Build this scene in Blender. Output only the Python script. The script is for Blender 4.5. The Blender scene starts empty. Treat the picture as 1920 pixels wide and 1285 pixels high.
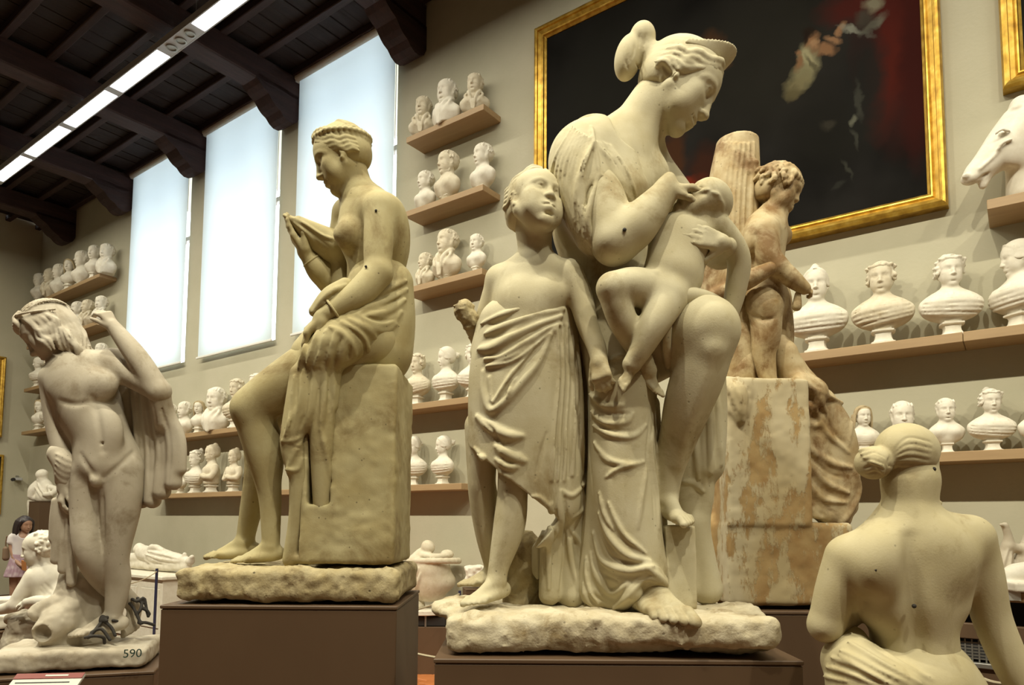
import bpy, math, random
import numpy as np
from mathutils import Vector, Matrix

# ------------------------------------------------------------------ camera
F_PX, CX, CY = 1310.7, 960.0, 878.2            # focal length and principal point, px of the 1920x1285 frame
YAW, PITCH, ROLL = (math.radians(a) for a in (-36.2465, 4.3714, -0.3439))
EYE = np.array([0.0, 0.0, 1.6])
_f = np.array([math.sin(YAW)*math.cos(PITCH), math.cos(YAW)*math.cos(PITCH), math.sin(PITCH)])
_r = np.cross(_f, [0, 0, 1]); _r /= np.linalg.norm(_r); _d = np.cross(_f, _r)
_c, _s = math.cos(ROLL), math.sin(ROLL)
AX_R, AX_D, AX_F = _c*_r+_s*_d, -_s*_r+_c*_d, _f
scene = bpy.context.scene
col = scene.collection
cam_d = bpy.data.cameras.new('camera'); cam = bpy.data.objects.new('camera', cam_d); col.objects.link(cam)
cam_d.sensor_fit = 'HORIZONTAL'; cam_d.sensor_width = 36.0; cam_d.lens = F_PX/1920*36.0
cam_d.shift_y = (CY-642.5)/1920; cam_d.clip_start = .05; cam_d.clip_end = 200
m = Matrix.Identity(4)
for i in range(3):
    m[i][0] = AX_R[i]; m[i][1] = -AX_D[i]; m[i][2] = -AX_F[i]; m[i][3] = EYE[i]
cam.matrix_world = m
scene.camera = cam

# ------------------------------------------------------------------ world, light, exposure
scene.view_settings.view_transform = 'Standard'; scene.view_settings.look = 'None'
scene.view_settings.gamma = 1.0; scene.view_settings.use_curve_mapping = False
scene.view_settings.exposure = -0.68
w = bpy.data.worlds.new('world'); scene.world = w; w.use_nodes = True
bg = w.node_tree.nodes['Background']; bg.inputs[0].default_value = (0.92, 0.97, 1.0, 1); bg.inputs[1].default_value = 8.0

def area(name, loc, direction, sx, sy, power, colr):
    l = bpy.data.lights.new(name, 'AREA'); l.shape = 'RECTANGLE'; l.size = sx; l.size_y = sy; l.energy = power; l.color = colr
    o = bpy.data.objects.new(name, l); col.objects.link(o); o.location = loc
    o.rotation_euler = Vector(direction).to_track_quat('-Z', 'Y').to_euler(); return o
def spot(name, loc, target, power, colr, angle=60, blend=.8, radius=.08):
    l = bpy.data.lights.new(name, 'SPOT'); l.energy = power; l.color = colr; l.spot_size = math.radians(angle); l.spot_blend = blend; l.shadow_soft_size = radius
    o = bpy.data.objects.new(name, l); col.objects.link(o); o.location = loc
    o.rotation_euler = (Vector(target)-Vector(loc)).to_track_quat('-Z', 'Y').to_euler(); return o

CEIL = 8.12
WARM, NEUT = (1.0, .935, .73), (1.0, .95, .88)
for i in range(7):                                       # the tubes of the two strip lights that run the length of the hall
    area('strip_glow', (-14.5+i*3.1, 4.1, 7.36), (0, 0, -1), 2.6, .16, 85, WARM)
    area('strip_glow', (-14.5+i*3.1, -.3, 7.36), (0, 0, -1), 2.6, .16, 120, WARM)
for i, x in enumerate((-13.0, -9.5, -6.2, -3.4, -.9, 1.6, 4.2)):   # small spots in the near strip
    spot('strip_spot', (x, -.3, 7.32), (x-.2, 2.6, 1.4), 1050, WARM, 118, .7, .07)

# ------------------------------------------------------------------ pixel -> place helpers
def ray(x, y): return AX_R*((x-CX)/F_PX) + AX_D*((y-CY)/F_PX) + AX_F
def at_y(x, y, Y): v = ray(x, y); return EYE + v*(Y/v[1])
def at_x(x, y, X): v = ray(x, y); return EYE + v*(X/v[0])
def at_z(x, y, Z): v = ray(x, y); return EYE + v*((Z-EYE[2])/v[2])
def at_d(x, y, D): return EYE + ray(x, y)*D

# ------------------------------------------------------------------ objects
def tag(o, label=None, cat=None, group=None, kind=None):
    if label: o['label'] = label
    if cat: o['category'] = cat
    if group: o['group'] = group
    if kind: o['kind'] = kind
    return o
def empty(name, loc, rz=0.0):
    o = bpy.data.objects.new(name, None); col.objects.link(o); o.location = tuple(float(v) for v in loc); o.rotation_euler = (0, 0, rz)
    o.empty_display_size = .1; return o
def link(name, me, mat, parent=None):
    o = bpy.data.objects.new(name, me); col.objects.link(o)
    if mat is not None and not me.materials: me.materials.append(mat)
    if parent is not None: o.parent = parent
    return o
def mesh_np(name, V, quads, smooth=True):
    me = bpy.data.meshes.new(name); V = np.asarray(V, np.float32); Q = np.asarray(quads, np.int32); n = Q.shape[1]
    me.vertices.add(len(V)); me.vertices.foreach_set('co', V.ravel())
    me.loops.add(Q.size); me.loops.foreach_set('vertex_index', Q.ravel())
    me.polygons.add(len(Q)); me.polygons.foreach_set('loop_start', np.arange(0, Q.size, n, dtype=np.int32))
    me.update(calc_edges=True); me.validate()
    if smooth: me.polygons.foreach_set('use_smooth', np.ones(len(me.polygons), bool))
    return me
class MB:
    """collects boxes, tubes, lathes and prisms for one part"""
    def __init__(s): s.v = []; s.f = []
    def add(s, V, Fs):
        n = len(s.v); s.v += [tuple(map(float, p)) for p in V]; s.f += [tuple(i+n for i in q) for q in Fs]; return s
    def box(s, c, size, ax=None, bevel=0):
        c = np.array(c, float); h = np.array(size, float)/2
        ax = np.eye(3) if ax is None else np.array(ax, float)
        if bevel <= 0:
            P = [c + ax.T @ (h*np.array(k)) for k in ((-1,-1,-1),(1,-1,-1),(1,1,-1),(-1,1,-1),(-1,-1,1),(1,-1,1),(1,1,1),(-1,1,1))]
            return s.add(P, [(0,3,2,1),(4,5,6,7),(0,1,5,4),(1,2,6,5),(2,3,7,6),(3,0,4,7)])
        b = min(bevel, h.min()*.9); prof = [(-h[2], b), (-h[2]+b, 0), (h[2]-b, 0), (h[2], b)]; P = []; Fs = []
        for z, i in prof:
            x, y = h[0]-i, h[1]-i; e = b*.7
            for (u, v) in ((-x+e,-y),(x-e,-y),(x,-y+e),(x,y-e),(x-e,y),(-x+e,y),(-x,y-e),(-x,-y+e)): P.append(c+ax.T@np.array((u, v, z)))
        for k in range(3):
            for j in range(8): Fs.append((k*8+j, k*8+(j+1)%8, k*8+8+(j+1)%8, k*8+8+j))
        Fs.append(tuple(range(7,-1,-1))); Fs.append(tuple(range(24,32)))
        return s.add(P, Fs)
    def hexa(s, P): return s.add(P, [(0,3,2,1),(4,5,6,7),(0,1,5,4),(1,2,6,5),(2,3,7,6),(3,0,4,7)])
    def tube(s, pts, r, n=8, cap=True):
        pts = [np.array(p, float) for p in pts]; rs = r if hasattr(r, '__len__') else [r]*len(pts); P = []; Fs = []
        up = np.array((0, 0, 1.0))
        for i, p in enumerate(pts):
            t = pts[min(i+1, len(pts)-1)]-pts[max(i-1, 0)]; t /= (np.linalg.norm(t)+1e-9)
            if abs(t @ up) > .95: up = np.array((1.0, 0, 0))
            a = np.cross(t, up); a /= np.linalg.norm(a); b = np.cross(a, t); up = b
            for j in range(n):
                q = 2*math.pi*j/n; P.append(p+rs[i]*(math.cos(q)*a+math.sin(q)*b))
        for i in range(len(pts)-1):
            for j in range(n): Fs.append((i*n+j, i*n+(j+1) % n, (i+1)*n+(j+1) % n, (i+1)*n+j))
        if cap: Fs.append(tuple(range(n-1, -1, -1))); Fs.append(tuple((len(pts)-1)*n+j for j in range(n)))
        return s.add(P, Fs)
    def lathe(s, prof, c=(0,0,0), n=24, sq=0.0):
        P = []; Fs = []
        for r, z in prof:
            for j in range(n):
                q = 2*math.pi*(j+.5)/n; k = 1.0
                if sq: k = (1-sq)+sq/max(abs(math.cos(q)), abs(math.sin(q)))
                P.append((c[0]+r*k*math.cos(q), c[1]+r*k*math.sin(q), c[2]+z))
        for i in range(len(prof)-1):
            for j in range(n): Fs.append((i*n+j, i*n+(j+1) % n, (i+1)*n+(j+1) % n, (i+1)*n+j))
        Fs.append(tuple(range(n-1, -1, -1))); Fs.append(tuple((len(prof)-1)*n+j for j in range(n)))
        return s.add(P, Fs)
    def build(s, name, mat, parent=None, smooth=False, org=None):
        me = bpy.data.meshes.new(name); V = s.v
        if org is not None: V = [tuple(np.array(p)-np.array(org)) for p in V]
        me.from_pydata(V, [], s.f); me.update()
        if smooth: me.polygons.foreach_set('use_smooth', [True]*len(me.polygons)); me.set_sharp_from_angle(angle=.7)
        return link(name, me, mat, parent)
def copy_tree(o, parent=None):
    c = o.copy(); col.objects.link(c); c.parent = parent
    for ch in list(o.children): copy_tree(ch, c)
    return c

# ------------------------------------------------------------------ materials
def mat(name, color=(.8,.8,.8), rough=.8, metal=0.0, emit=None, estr=0.0):
    m = bpy.data.materials.new(name); m.use_nodes = True; b = m.node_tree.nodes['Principled BSDF']
    b.inputs['Base Color'].default_value = (*color, 1); b.inputs['Roughness'].default_value = rough; b.inputs['Metallic'].default_value = metal
    if emit: b.inputs['Emission Color'].default_value = (*emit, 1); b.inputs['Emission Strength'].default_value = estr
    return m
def N(m, t, **kw):
    n = m.node_tree.nodes.new(t)
    for k, v in kw.items():
        if k in n.inputs: n.inputs[k].default_value = v
        else: setattr(n, k, v)
    return n
def L(m, a, ao, b, bi): m.node_tree.links.new(a.outputs[ao], b.inputs[bi])
def ramp(m, stops):
    r = N(m, 'ShaderNodeValToRGB'); e = r.color_ramp.elements
    while len(e) < len(stops): e.new(.5)
    for k, (p, c) in enumerate(stops): e[k].position = p; e[k].color = (*c, 1) if len(c) == 3 else c
    return r
def mixc(m, fac, a, b, mode='MIX'):
    """a, b, fac: (node, output) or constants"""
    x = N(m, 'ShaderNodeMix', data_type='RGBA', blend_type=mode)
    for src, slot in ((fac, 0), (a, 6), (b, 7)):
        if isinstance(src, tuple) and hasattr(src[0], 'outputs'): m.node_tree.links.new(src[0].outputs[src[1]], x.inputs[slot])
        else: x.inputs[slot].default_value = src if slot == 0 else (*src, 1)
    return (x, 2)
def stone(name, c1, c2, c3, scale=6.0, rough=.82, bump=.25, pits=.35, fine=220.0, stain=.55):
    """aged plaster or stone: two tones in soft clouds, brown stains, pits and fine grain"""
    m = mat(name, c1, rough); b = m.node_tree.nodes['Principled BSDF']
    tc = N(m, 'ShaderNodeTexCoord')
    n1 = N(m, 'ShaderNodeTexNoise', Scale=scale*1.8, Detail=6.0, Roughness=.6); L(m, tc, 'Object', n1, 'Vector')
    n2 = N(m, 'ShaderNodeTexNoise', Scale=scale*1.05, Detail=9.0, Roughness=.66, Distortion=.4); L(m, tc, 'Object', n2, 'Vector')
    r1 = ramp(m, [(.35, (0,0,0)), (.68, (1,1,1))]); L(m, n1, 'Fac', r1, 'Fac')
    r2 = ramp(m, [(stain, (0,0,0)), (stain+.16, (1,1,1))]); L(m, n2, 'Fac', r2, 'Fac')
    a = mixc(m, (r1, 0), c1, c2); a = mixc(m, (r2, 0), a, c3)
    v = N(m, 'ShaderNodeTexVoronoi', Scale=fine*.16); L(m, tc, 'Object', v, 'Vector')
    rv = ramp(m, [(.06, (1,1,1)), (.13, (0,0,0))]); L(m, v, 'Distance', rv, 'Fac')
    nm = N(m, 'ShaderNodeTexNoise', Scale=fine*.05, Detail=2.0); L(m, tc, 'Object', nm, 'Vector')
    rm = ramp(m, [(.50, (0,0,0)), (.58, (1,1,1))]); L(m, nm, 'Fac', rm, 'Fac')
    pm = N(m, 'ShaderNodeMath', operation='MULTIPLY'); L(m, rv, 0, pm, 0); L(m, rm, 0, pm, 1)
    pf = N(m, 'ShaderNodeMath', operation='MULTIPLY'); L(m, pm, 0, pf, 0); pf.inputs[1].default_value = pits
    a = mixc(m, (pf, 0), a, tuple(x*.25 for x in c3)); m.node_tree.links.new(a[0].outputs[a[1]], b.inputs['Base Color'])
    nf = N(m, 'ShaderNodeTexNoise', Scale=fine, Detail=3.0); L(m, tc, 'Object', nf, 'Vector')
    ad = N(m, 'ShaderNodeMath', operation='MULTIPLY_ADD'); L(m, pm, 0, ad, 0); ad.inputs[1].default_value = -1.5; L(m, nf, 'Fac', ad, 2)
    ad2 = N(m, 'ShaderNodeMath', operation='MULTIPLY_ADD'); L(m, n1, 'Fac', ad2, 0); ad2.inputs[1].default_value = 2.0; L(m, ad, 0, ad2, 2)
    bp = N(m, 'ShaderNodeBump', Strength=bump*.45, Distance=.004); L(m, ad2, 0, bp, 'Height'); L(m, bp, 0, b, 'Normal')
    return m

# ------------------------------------------------------------------ implicit-surface sculpting
def unit(v): v = np.array(v, float); return v/np.linalg.norm(v)
def frame(fwd, up):
    z = unit(fwd); y = np.array(up, float); y = unit(y-z*(y@z)); return np.array([np.cross(y, z), y, z])   # rows: side, up, forward
def smin(a, b, k):
    h = np.maximum(k-np.abs(a-b), 0.0); return np.minimum(a, b)-h*h*(.25/k)
def catmull(P, n):
    P = np.array(P, float)
    if len(P) < 3: return np.array([P[0]+(P[-1]-P[0])*t for t in np.linspace(0, 1, n)])
    Q = np.vstack([2*P[0]-P[1], P, 2*P[-1]-P[-2]]); out = []
    for t in np.linspace(0, len(P)-1-1e-9, n):
        i = int(t); u = t-i; p0, p1, p2, p3 = Q[i], Q[i+1], Q[i+2], Q[i+3]
        out.append(.5*((2*p1)+(p2-p0)*u+(2*p0-5*p1+4*p2-p3)*u*u+(3*p1-p0-3*p2+p3)*u**3))
    return np.array(out)
def vnoise(P, seed=0):
    """smooth 3-D value noise, P (..., 3) -> -1..1"""
    P = np.asarray(P, np.float32); i = np.floor(P).astype(np.int64); f = P-i; f = f*f*(3-2*f); out = 0
    def hsh(x, y, z):
        n = (x*73856093) ^ (y*19349663) ^ (z*83492791) ^ (seed*2654435761); n = (n ^ (n >> 13))*1274126177 & 0x7fffffff
        return ((n ^ (n >> 16)) & 0xffff)/32767.5-1
    for dx in (0, 1):
        for dy in (0, 1):
            for dz in (0, 1):
                wt = (f[..., 0] if dx else 1-f[..., 0])*(f[..., 1] if dy else 1-f[..., 1])*(f[..., 2] if dz else 1-f[..., 2])
                out = out+wt*hsh(i[..., 0]+dx, i[..., 1]+dy, i[..., 2]+dz)
    return out

def surface_nets(D, ax):
    s = (D < 0); n = np.array(D.shape)-1
    cnt = np.zeros(n, np.uint8)
    for a in (0, 1):
        for b in (0, 1):
            for c in (0, 1): cnt += s[a:n[0]+a, b:n[1]+b, c:n[2]+c]
    act = np.argwhere((cnt > 0) & (cnt < 8)); I, J, K = act.T
    idx = np.full(n, -1, np.int32); idx[I, J, K] = np.arange(len(act), dtype=np.int32)
    acc = np.zeros((len(act), 3), np.float32); num = np.zeros(len(act), np.float32)
    for d in range(3):
        e1, e2 = [k for k in range(3) if k != d]
        for a in (0, 1):
            for b in (0, 1):
                o = [0, 0, 0]; o[e1] = a; o[e2] = b
                p = D[I+o[0], J+o[1], K+o[2]]; o2 = o[:]; o2[d] = 1; q = D[I+o2[0], J+o2[1], K+o2[2]]
                mk = (p < 0) != (q < 0); t = np.where(mk, p/np.where(mk, p-q, 1), 0)
                acc[:, d] += t*mk; acc[:, e1] += a*mk; acc[:, e2] += b*mk; num += mk
    acc /= num[:, None]; V = np.empty((len(act), 3), np.float32)
    for d in range(3):
        lo = ax[d][act[:, d]]; hi = ax[d][act[:, d]+1]; V[:, d] = lo+(hi-lo)*acc[:, d]
    Q = []
    for d in range(3):
        e1, e2 = (d+1) % 3, (d+2) % 3
        sl = [slice(1, None)]*3; sl[d] = slice(None); A = s[tuple(sl)]
        lo = [slice(None)]*3; lo[d] = slice(0, -1); hi = [slice(None)]*3; hi[d] = slice(1, None)
        p, q = A[tuple(lo)], A[tuple(hi)]; E = np.argwhere(p != q)
        E[:, e1] += 1; E[:, e2] += 1
        ok = (E[:, e1] < n[e1]) & (E[:, e2] < n[e2]); E = E[ok]
        inside = s[E[:, 0], E[:, 1], E[:, 2]]
        def cell(a, b):
            X = E.copy(); X[:, e1] -= a; X[:, e2] -= b; return idx[X[:, 0], X[:, 1], X[:, 2]]
        quad = np.stack([cell(1, 1), cell(0, 1), cell(0, 0), cell(1, 0)], 1)
        quad[~inside] = quad[~inside][:, ::-1]; quad = quad[(quad >= 0).all(1)]; Q.append(quad)
    return V, np.concatenate(Q)

def relax(V, Q, it):
    a = np.concatenate([Q[:, 0], Q[:, 1], Q[:, 2], Q[:, 3]]); b = np.concatenate([Q[:, 1], Q[:, 2], Q[:, 3], Q[:, 0]])
    n = len(V); deg = np.bincount(a, minlength=n)+1e-9; V = V.astype(np.float64)
    for i in range(it):
        for lam in (.6, -.56): V = V+lam*(np.stack([np.bincount(a, V[b, d], n) for d in range(3)], 1)/deg[:, None]-V)
    return V
class Sculpt:
    """A solid modelled from smooth-blended tapered limbs, ellipsoids and boxes, plus folds and grooves drawn on it.
    Unit: one photo pixel at depth D0.  x right, y down, z away from the eye; points are given as (px, py, z)."""
    def __init__(s, D0, h=3.0, plain=False): s.D0 = D0; s.h = h; s.ops = []; s.lo = np.full(3, 1e9); s.hi = -s.lo; s.plain = plain; s.zones = [[], [], []]
    def P(s, p):
        if s.plain: return np.array(p, float)
        q = 1+p[2]/F_PX; return np.array([(p[0]-CX)*q, (p[1]-CY)*q, p[2]])
    def W(s, V):                                        # model space -> the world, metres
        V = np.asarray(V, float); k = s.D0/F_PX
        return EYE+AX_F*s.D0+k*(V[:, :1]*AX_R+V[:, 1:2]*AX_D+V[:, 2:3]*AX_F)
    def _bb(s, lo, hi, grow=True):
        if grow: s.lo = np.minimum(s.lo, lo); s.hi = np.maximum(s.hi, hi)
    def fine(s, axis, a, b, h): s.zones[axis].append((a, b, h)); return s
    # raw ops take model-space points
    def cone_(s, a, b, ra, rb, k=8, sub=False): s.ops.append(('cone', a, b, ra, rb, k, sub)); s._bb(np.minimum(a-ra, b-rb), np.maximum(a+ra, b+rb), not sub); return s
    def ell_(s, c, r, A=None, k=8, sub=False):
        A = np.eye(3) if A is None else np.asarray(A, float); r = np.array(r, float); e = np.sqrt(((A*r[:, None])**2).sum(0))
        s.ops.append(('ell', c, r, A, k, sub, e)); s._bb(c-e, c+e, not sub); return s
    def box_(s, c, r, A=None, rd=4, k=4, sub=False):
        A = np.eye(3) if A is None else np.asarray(A, float); r = np.array(r, float); e = np.abs(A*r[:, None]).sum(0)
        s.ops.append(('box', c, r, A, k, sub, e, rd)); s._bb(c-e, c+e, not sub); return s
    def limb(s, pts, rs, k=8, sub=False):
        Q = [s.P(p) for p in pts]; rs = [r*(1 if s.plain else 1+p[2]/F_PX) for r, p in zip(rs, pts)]
        if len(Q) == 1: return s.cone_(Q[0], Q[0]+1e-3, rs[0], rs[0], k, sub)
        if len(Q) > 2:
            C = catmull(np.hstack([np.array(Q), np.array(rs)[:, None]]), 10*(len(Q)-1)+1); return s.chain_(C[:, :3], np.maximum(C[:, 3], 1.0), k, sub)
        s.cone_(Q[0], Q[1], rs[0], rs[1], k, sub)
        return s
    def ell(s, c, r, A=None, k=8, sub=False): return s.ell_(s.P(c), r, A, k, sub)
    def box(s, c, r, A=None, rd=4, k=4, sub=False): return s.box_(s.P(c), r, A, rd, k, sub)
    def curve(s, pts, r, k=6, sub=False, n=14):
        C = catmull(pts, n); rr = np.interp(np.linspace(0, 1, n), np.linspace(0, 1, len(r)), r) if hasattr(r, '__len__') else [r]*n
        s.ops.append(('chain', [s.P(p) for p in C], [float(x) for x in rr], k, sub))
        Q = np.array(s.ops[-1][1]); R = max(rr); s._bb(Q.min(0)-R, Q.max(0)+R, not sub); return s
    def chain_(s, Q, rr, k=6, sub=False):
        Q = np.array(Q); s.ops.append(('chain', list(Q), list(rr), k, sub)); R = max(rr); s._bb(Q.min(0)-R, Q.max(0)+R, not sub); return s
    def fold(s, pts, r, k=None, n=16, lift=.25, ends=.35, groove=False, zmin=None):
        """a ridge (or groove) laid on the surface along a line given as photo pixels"""
        k = k if groove else max((k or 0)*.6, 1.0*(max(r) if hasattr(r, '__len__') else r)); s.ops.append(('fold', catmull([p[:2] for p in pts], n), r, k, lift, ends, groove, zmin)); return s
    def groove(s, pts, r, k=4, n=16, lift=0.0, ends=.3, zmin=None): return s.fold(pts, r, k, n, lift, ends, True, zmin)
    def call(s, fn, lo=None, hi=None): s.ops.append(('fn', fn, lo, hi)); return s
    def rough(s, amp, scale, seed=0, oct=2):
        def fn(X, Y, Z, D):
            m = np.abs(D) < amp*3+s.h*2
            if not m.any(): return D
            B = np.broadcast_arrays(X, Y, Z); P = np.stack([b[m] for b in B], -1); v = 0
            for o in range(oct): v = v+vnoise(P*(2**o/scale)+o*17, seed+o)/(1.6**o)
            D = D.copy(); D[m] += amp*v; return D
        return s.call(fn)
    def _axis(s, d, lo, hi):
        out = [lo]; z = s.zones[d]
        while out[-1] < hi:
            h = s.h*(1.3 if d == 2 and not s.plain else 1.0)
            for a, b, hh in z:
                if a <= out[-1] < b: h = min(h, hh)
            out.append(out[-1]+h)
        return np.array(out, np.float32)
    def solve(s):
        pad = 4*s.h+4; s.ax = [s._axis(d, s.lo[d]-pad, s.hi[d]+pad) for d in range(3)]
        ax = s.ax; D = np.full([len(a) for a in ax], 1e3, np.float32)
        def window(lo, hi): return tuple(slice(max(0, np.searchsorted(ax[d], lo[d])-1), min(len(ax[d]), np.searchsorted(ax[d], hi[d])+1)) for d in range(3))
        def apply(win, dist, k, sub):
            if any(w.stop <= w.start for w in win): return
            cur = D[win]
            D[win] = -smin(-cur, dist, k) if sub else smin(cur, dist, k)
        def coords(win): return ax[0][win[0]][:, None, None], ax[1][win[1]][None, :, None], ax[2][win[2]][None, None, :]
        def cone(X, Y, Z, a, b, ra, rb):
            d = b-a; Ln = math.sqrt(float(d@d))+1e-6; d = d/Ln; px, py, pz = X-a[0], Y-a[1], Z-a[2]
            kk = max(-.96, min(.96, (rb-ra)/Ln)); y = px*d[0]+py*d[1]+pz*d[2]
            h2 = np.maximum(px*px+py*py+pz*pz-y*y, 0); u = np.clip(y+np.sqrt(h2)*(kk/math.sqrt(1-kk*kk)), 0, Ln)
            return np.sqrt((y-u)**2+h2)-(ra+(rb-ra)/Ln*u)
        def chain(Q, rr, k, sub):
            R = max(rr)+k+2.5*s.h; Qa = np.array(Q); win = window(Qa.min(0)-R, Qa.max(0)+R)
            if any(w.stop <= w.start for w in win): return
            tmp = np.full([w.stop-w.start for w in win], 1e3, np.float32)
            for i in range(len(Q)-1):
                g = max(rr[i], rr[i+1])+k+2.5*s.h; wi = window(np.minimum(Q[i], Q[i+1])-g, np.maximum(Q[i], Q[i+1])+g)
                wl = tuple(slice(a.start-b.start, a.stop-b.start) for a, b in zip(wi, win))
                if any(w.stop <= w.start for w in wi): continue
                tmp[wl] = np.minimum(tmp[wl], cone(*coords(wi), Q[i], Q[i+1], rr[i], rr[i+1]))
            apply(win, tmp, k, sub)
        for op in s.ops:
            if op[0] == 'cone':
                _, a, b, ra, rb, k, sub = op; g = k+2.5*s.h
                win = window(np.minimum(a-ra, b-rb)-g, np.maximum(a+ra, b+rb)+g)
                if all(w.stop > w.start for w in win): apply(win, cone(*coords(win), a, b, ra, rb), k, sub)
            elif op[0] == 'chain': chain(op[1], op[2], op[3], op[4])
            elif op[0] in ('ell', 'box'):
                c, r, A, k, sub, e = op[1:7]; g = k+2.5*s.h; win = window(c-e-g, c+e+g)
                if any(w.stop <= w.start for w in win): continue
                X, Y, Z = coords(win); X, Y, Z = X-c[0], Y-c[1], Z-c[2]
                u = [X*A[i][0]+Y*A[i][1]+Z*A[i][2] for i in range(3)]
                if op[0] == 'ell':
                    k0 = np.sqrt(sum((u[i]/r[i])**2 for i in range(3))); k1 = np.sqrt(sum((u[i]/(r[i]*r[i]))**2 for i in range(3)))
                    dist = k0*(k0-1)/np.maximum(k1, 1e-6)
                else:
                    rd = op[7]; q = [np.abs(u[i])-(r[i]-rd) for i in range(3)]
                    dist = np.sqrt(sum(np.maximum(x, 0)**2 for x in q))+np.minimum(np.maximum(q[0], np.maximum(q[1], q[2])), 0)-rd
                apply(win, dist.astype(np.float32), k, sub)
            elif op[0] == 'fold':
                _, C, r, k, lift, ends, groove, zmin = op; zs = np.arange(s.lo[2]-pad if zmin is None else zmin, s.hi[2]+pad, s.h*.7)
                q = 1+zs/F_PX; pts = []; rr = []; n = len(C)
                for i, (x, y) in enumerate(C):
                    gi = np.clip(np.searchsorted(ax[0], (x-CX)*q), 0, len(ax[0])-1); gj = np.clip(np.searchsorted(ax[1], (y-CY)*q), 0, len(ax[1])-1); gk = np.clip(np.searchsorted(ax[2], zs), 0, len(ax[2])-1)
                    hit = np.nonzero(D[gi, gj, gk] < 0)[0]; t = i/(n-1)
                    rad = r if not hasattr(r, '__len__') else float(np.interp(t, np.linspace(0, 1, len(r)), r))
                    rad *= min(1, ends+(1-ends)*min(t, 1-t)*4)
                    pts.append(None if len(hit) == 0 else zs[hit[0]]); rr.append(rad)
                run = []
                zz = [p for p in pts if p is not None]
                if not zz: continue
                for i in range(n):                      # keep the line on one sheet of surface
                    if pts[i] is not None and i and run and run[-1] is not None and abs(pts[i]-run[-1][0]) > 30: pts[i] = run[-1][0]+math.copysign(12, pts[i]-run[-1][0])
                    run.append(None if pts[i] is None else (pts[i],))
                ok = [i for i in range(n) if pts[i] is not None]; zs_ = [pts[i] for i in ok]
                for _ in range(2): zs_ = [np.mean(zs_[max(0, j-1):j+2]) for j in range(len(zs_))]
                for i, z in zip(ok, zs_): pts[i] = z
                Q = []; R2 = []
                for i in range(n):
                    if pts[i] is None:
                        if len(Q) > 1: chain(Q, R2, k, groove)
                        Q = []; R2 = []; continue
                    z = pts[i]+rr[i]*(.65-lift if not groove else -lift); qq = 1+z/F_PX
                    Q.append(np.array([(C[i][0]-CX)*qq, (C[i][1]-CY)*qq, z])); R2.append(rr[i])
                if len(Q) > 1: chain(Q, R2, k, groove)
            elif op[0] == 'fn':
                _, fn, lo, hi = op
                win = window(lo, hi) if lo is not None else tuple(slice(0, len(a)) for a in ax)
                D[win] = fn(*coords(win), D[win])
        s.D = D; return s
    def part(s, name, mat, parent=None, org=None, smooth=2):
        s.solve(); V, Q = surface_nets(s.D, s.ax); s.D = None; V = relax(V, Q, smooth)
        V = V.astype(float)*.01 if s.plain else s.W(V)
        if org is None:
            org = np.zeros(3); q = parent
            while q is not None: org = org+np.array(q.location); q = q.parent
        return link(name, mesh_np(name, V-np.array(org), Q), mat, parent)

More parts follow.
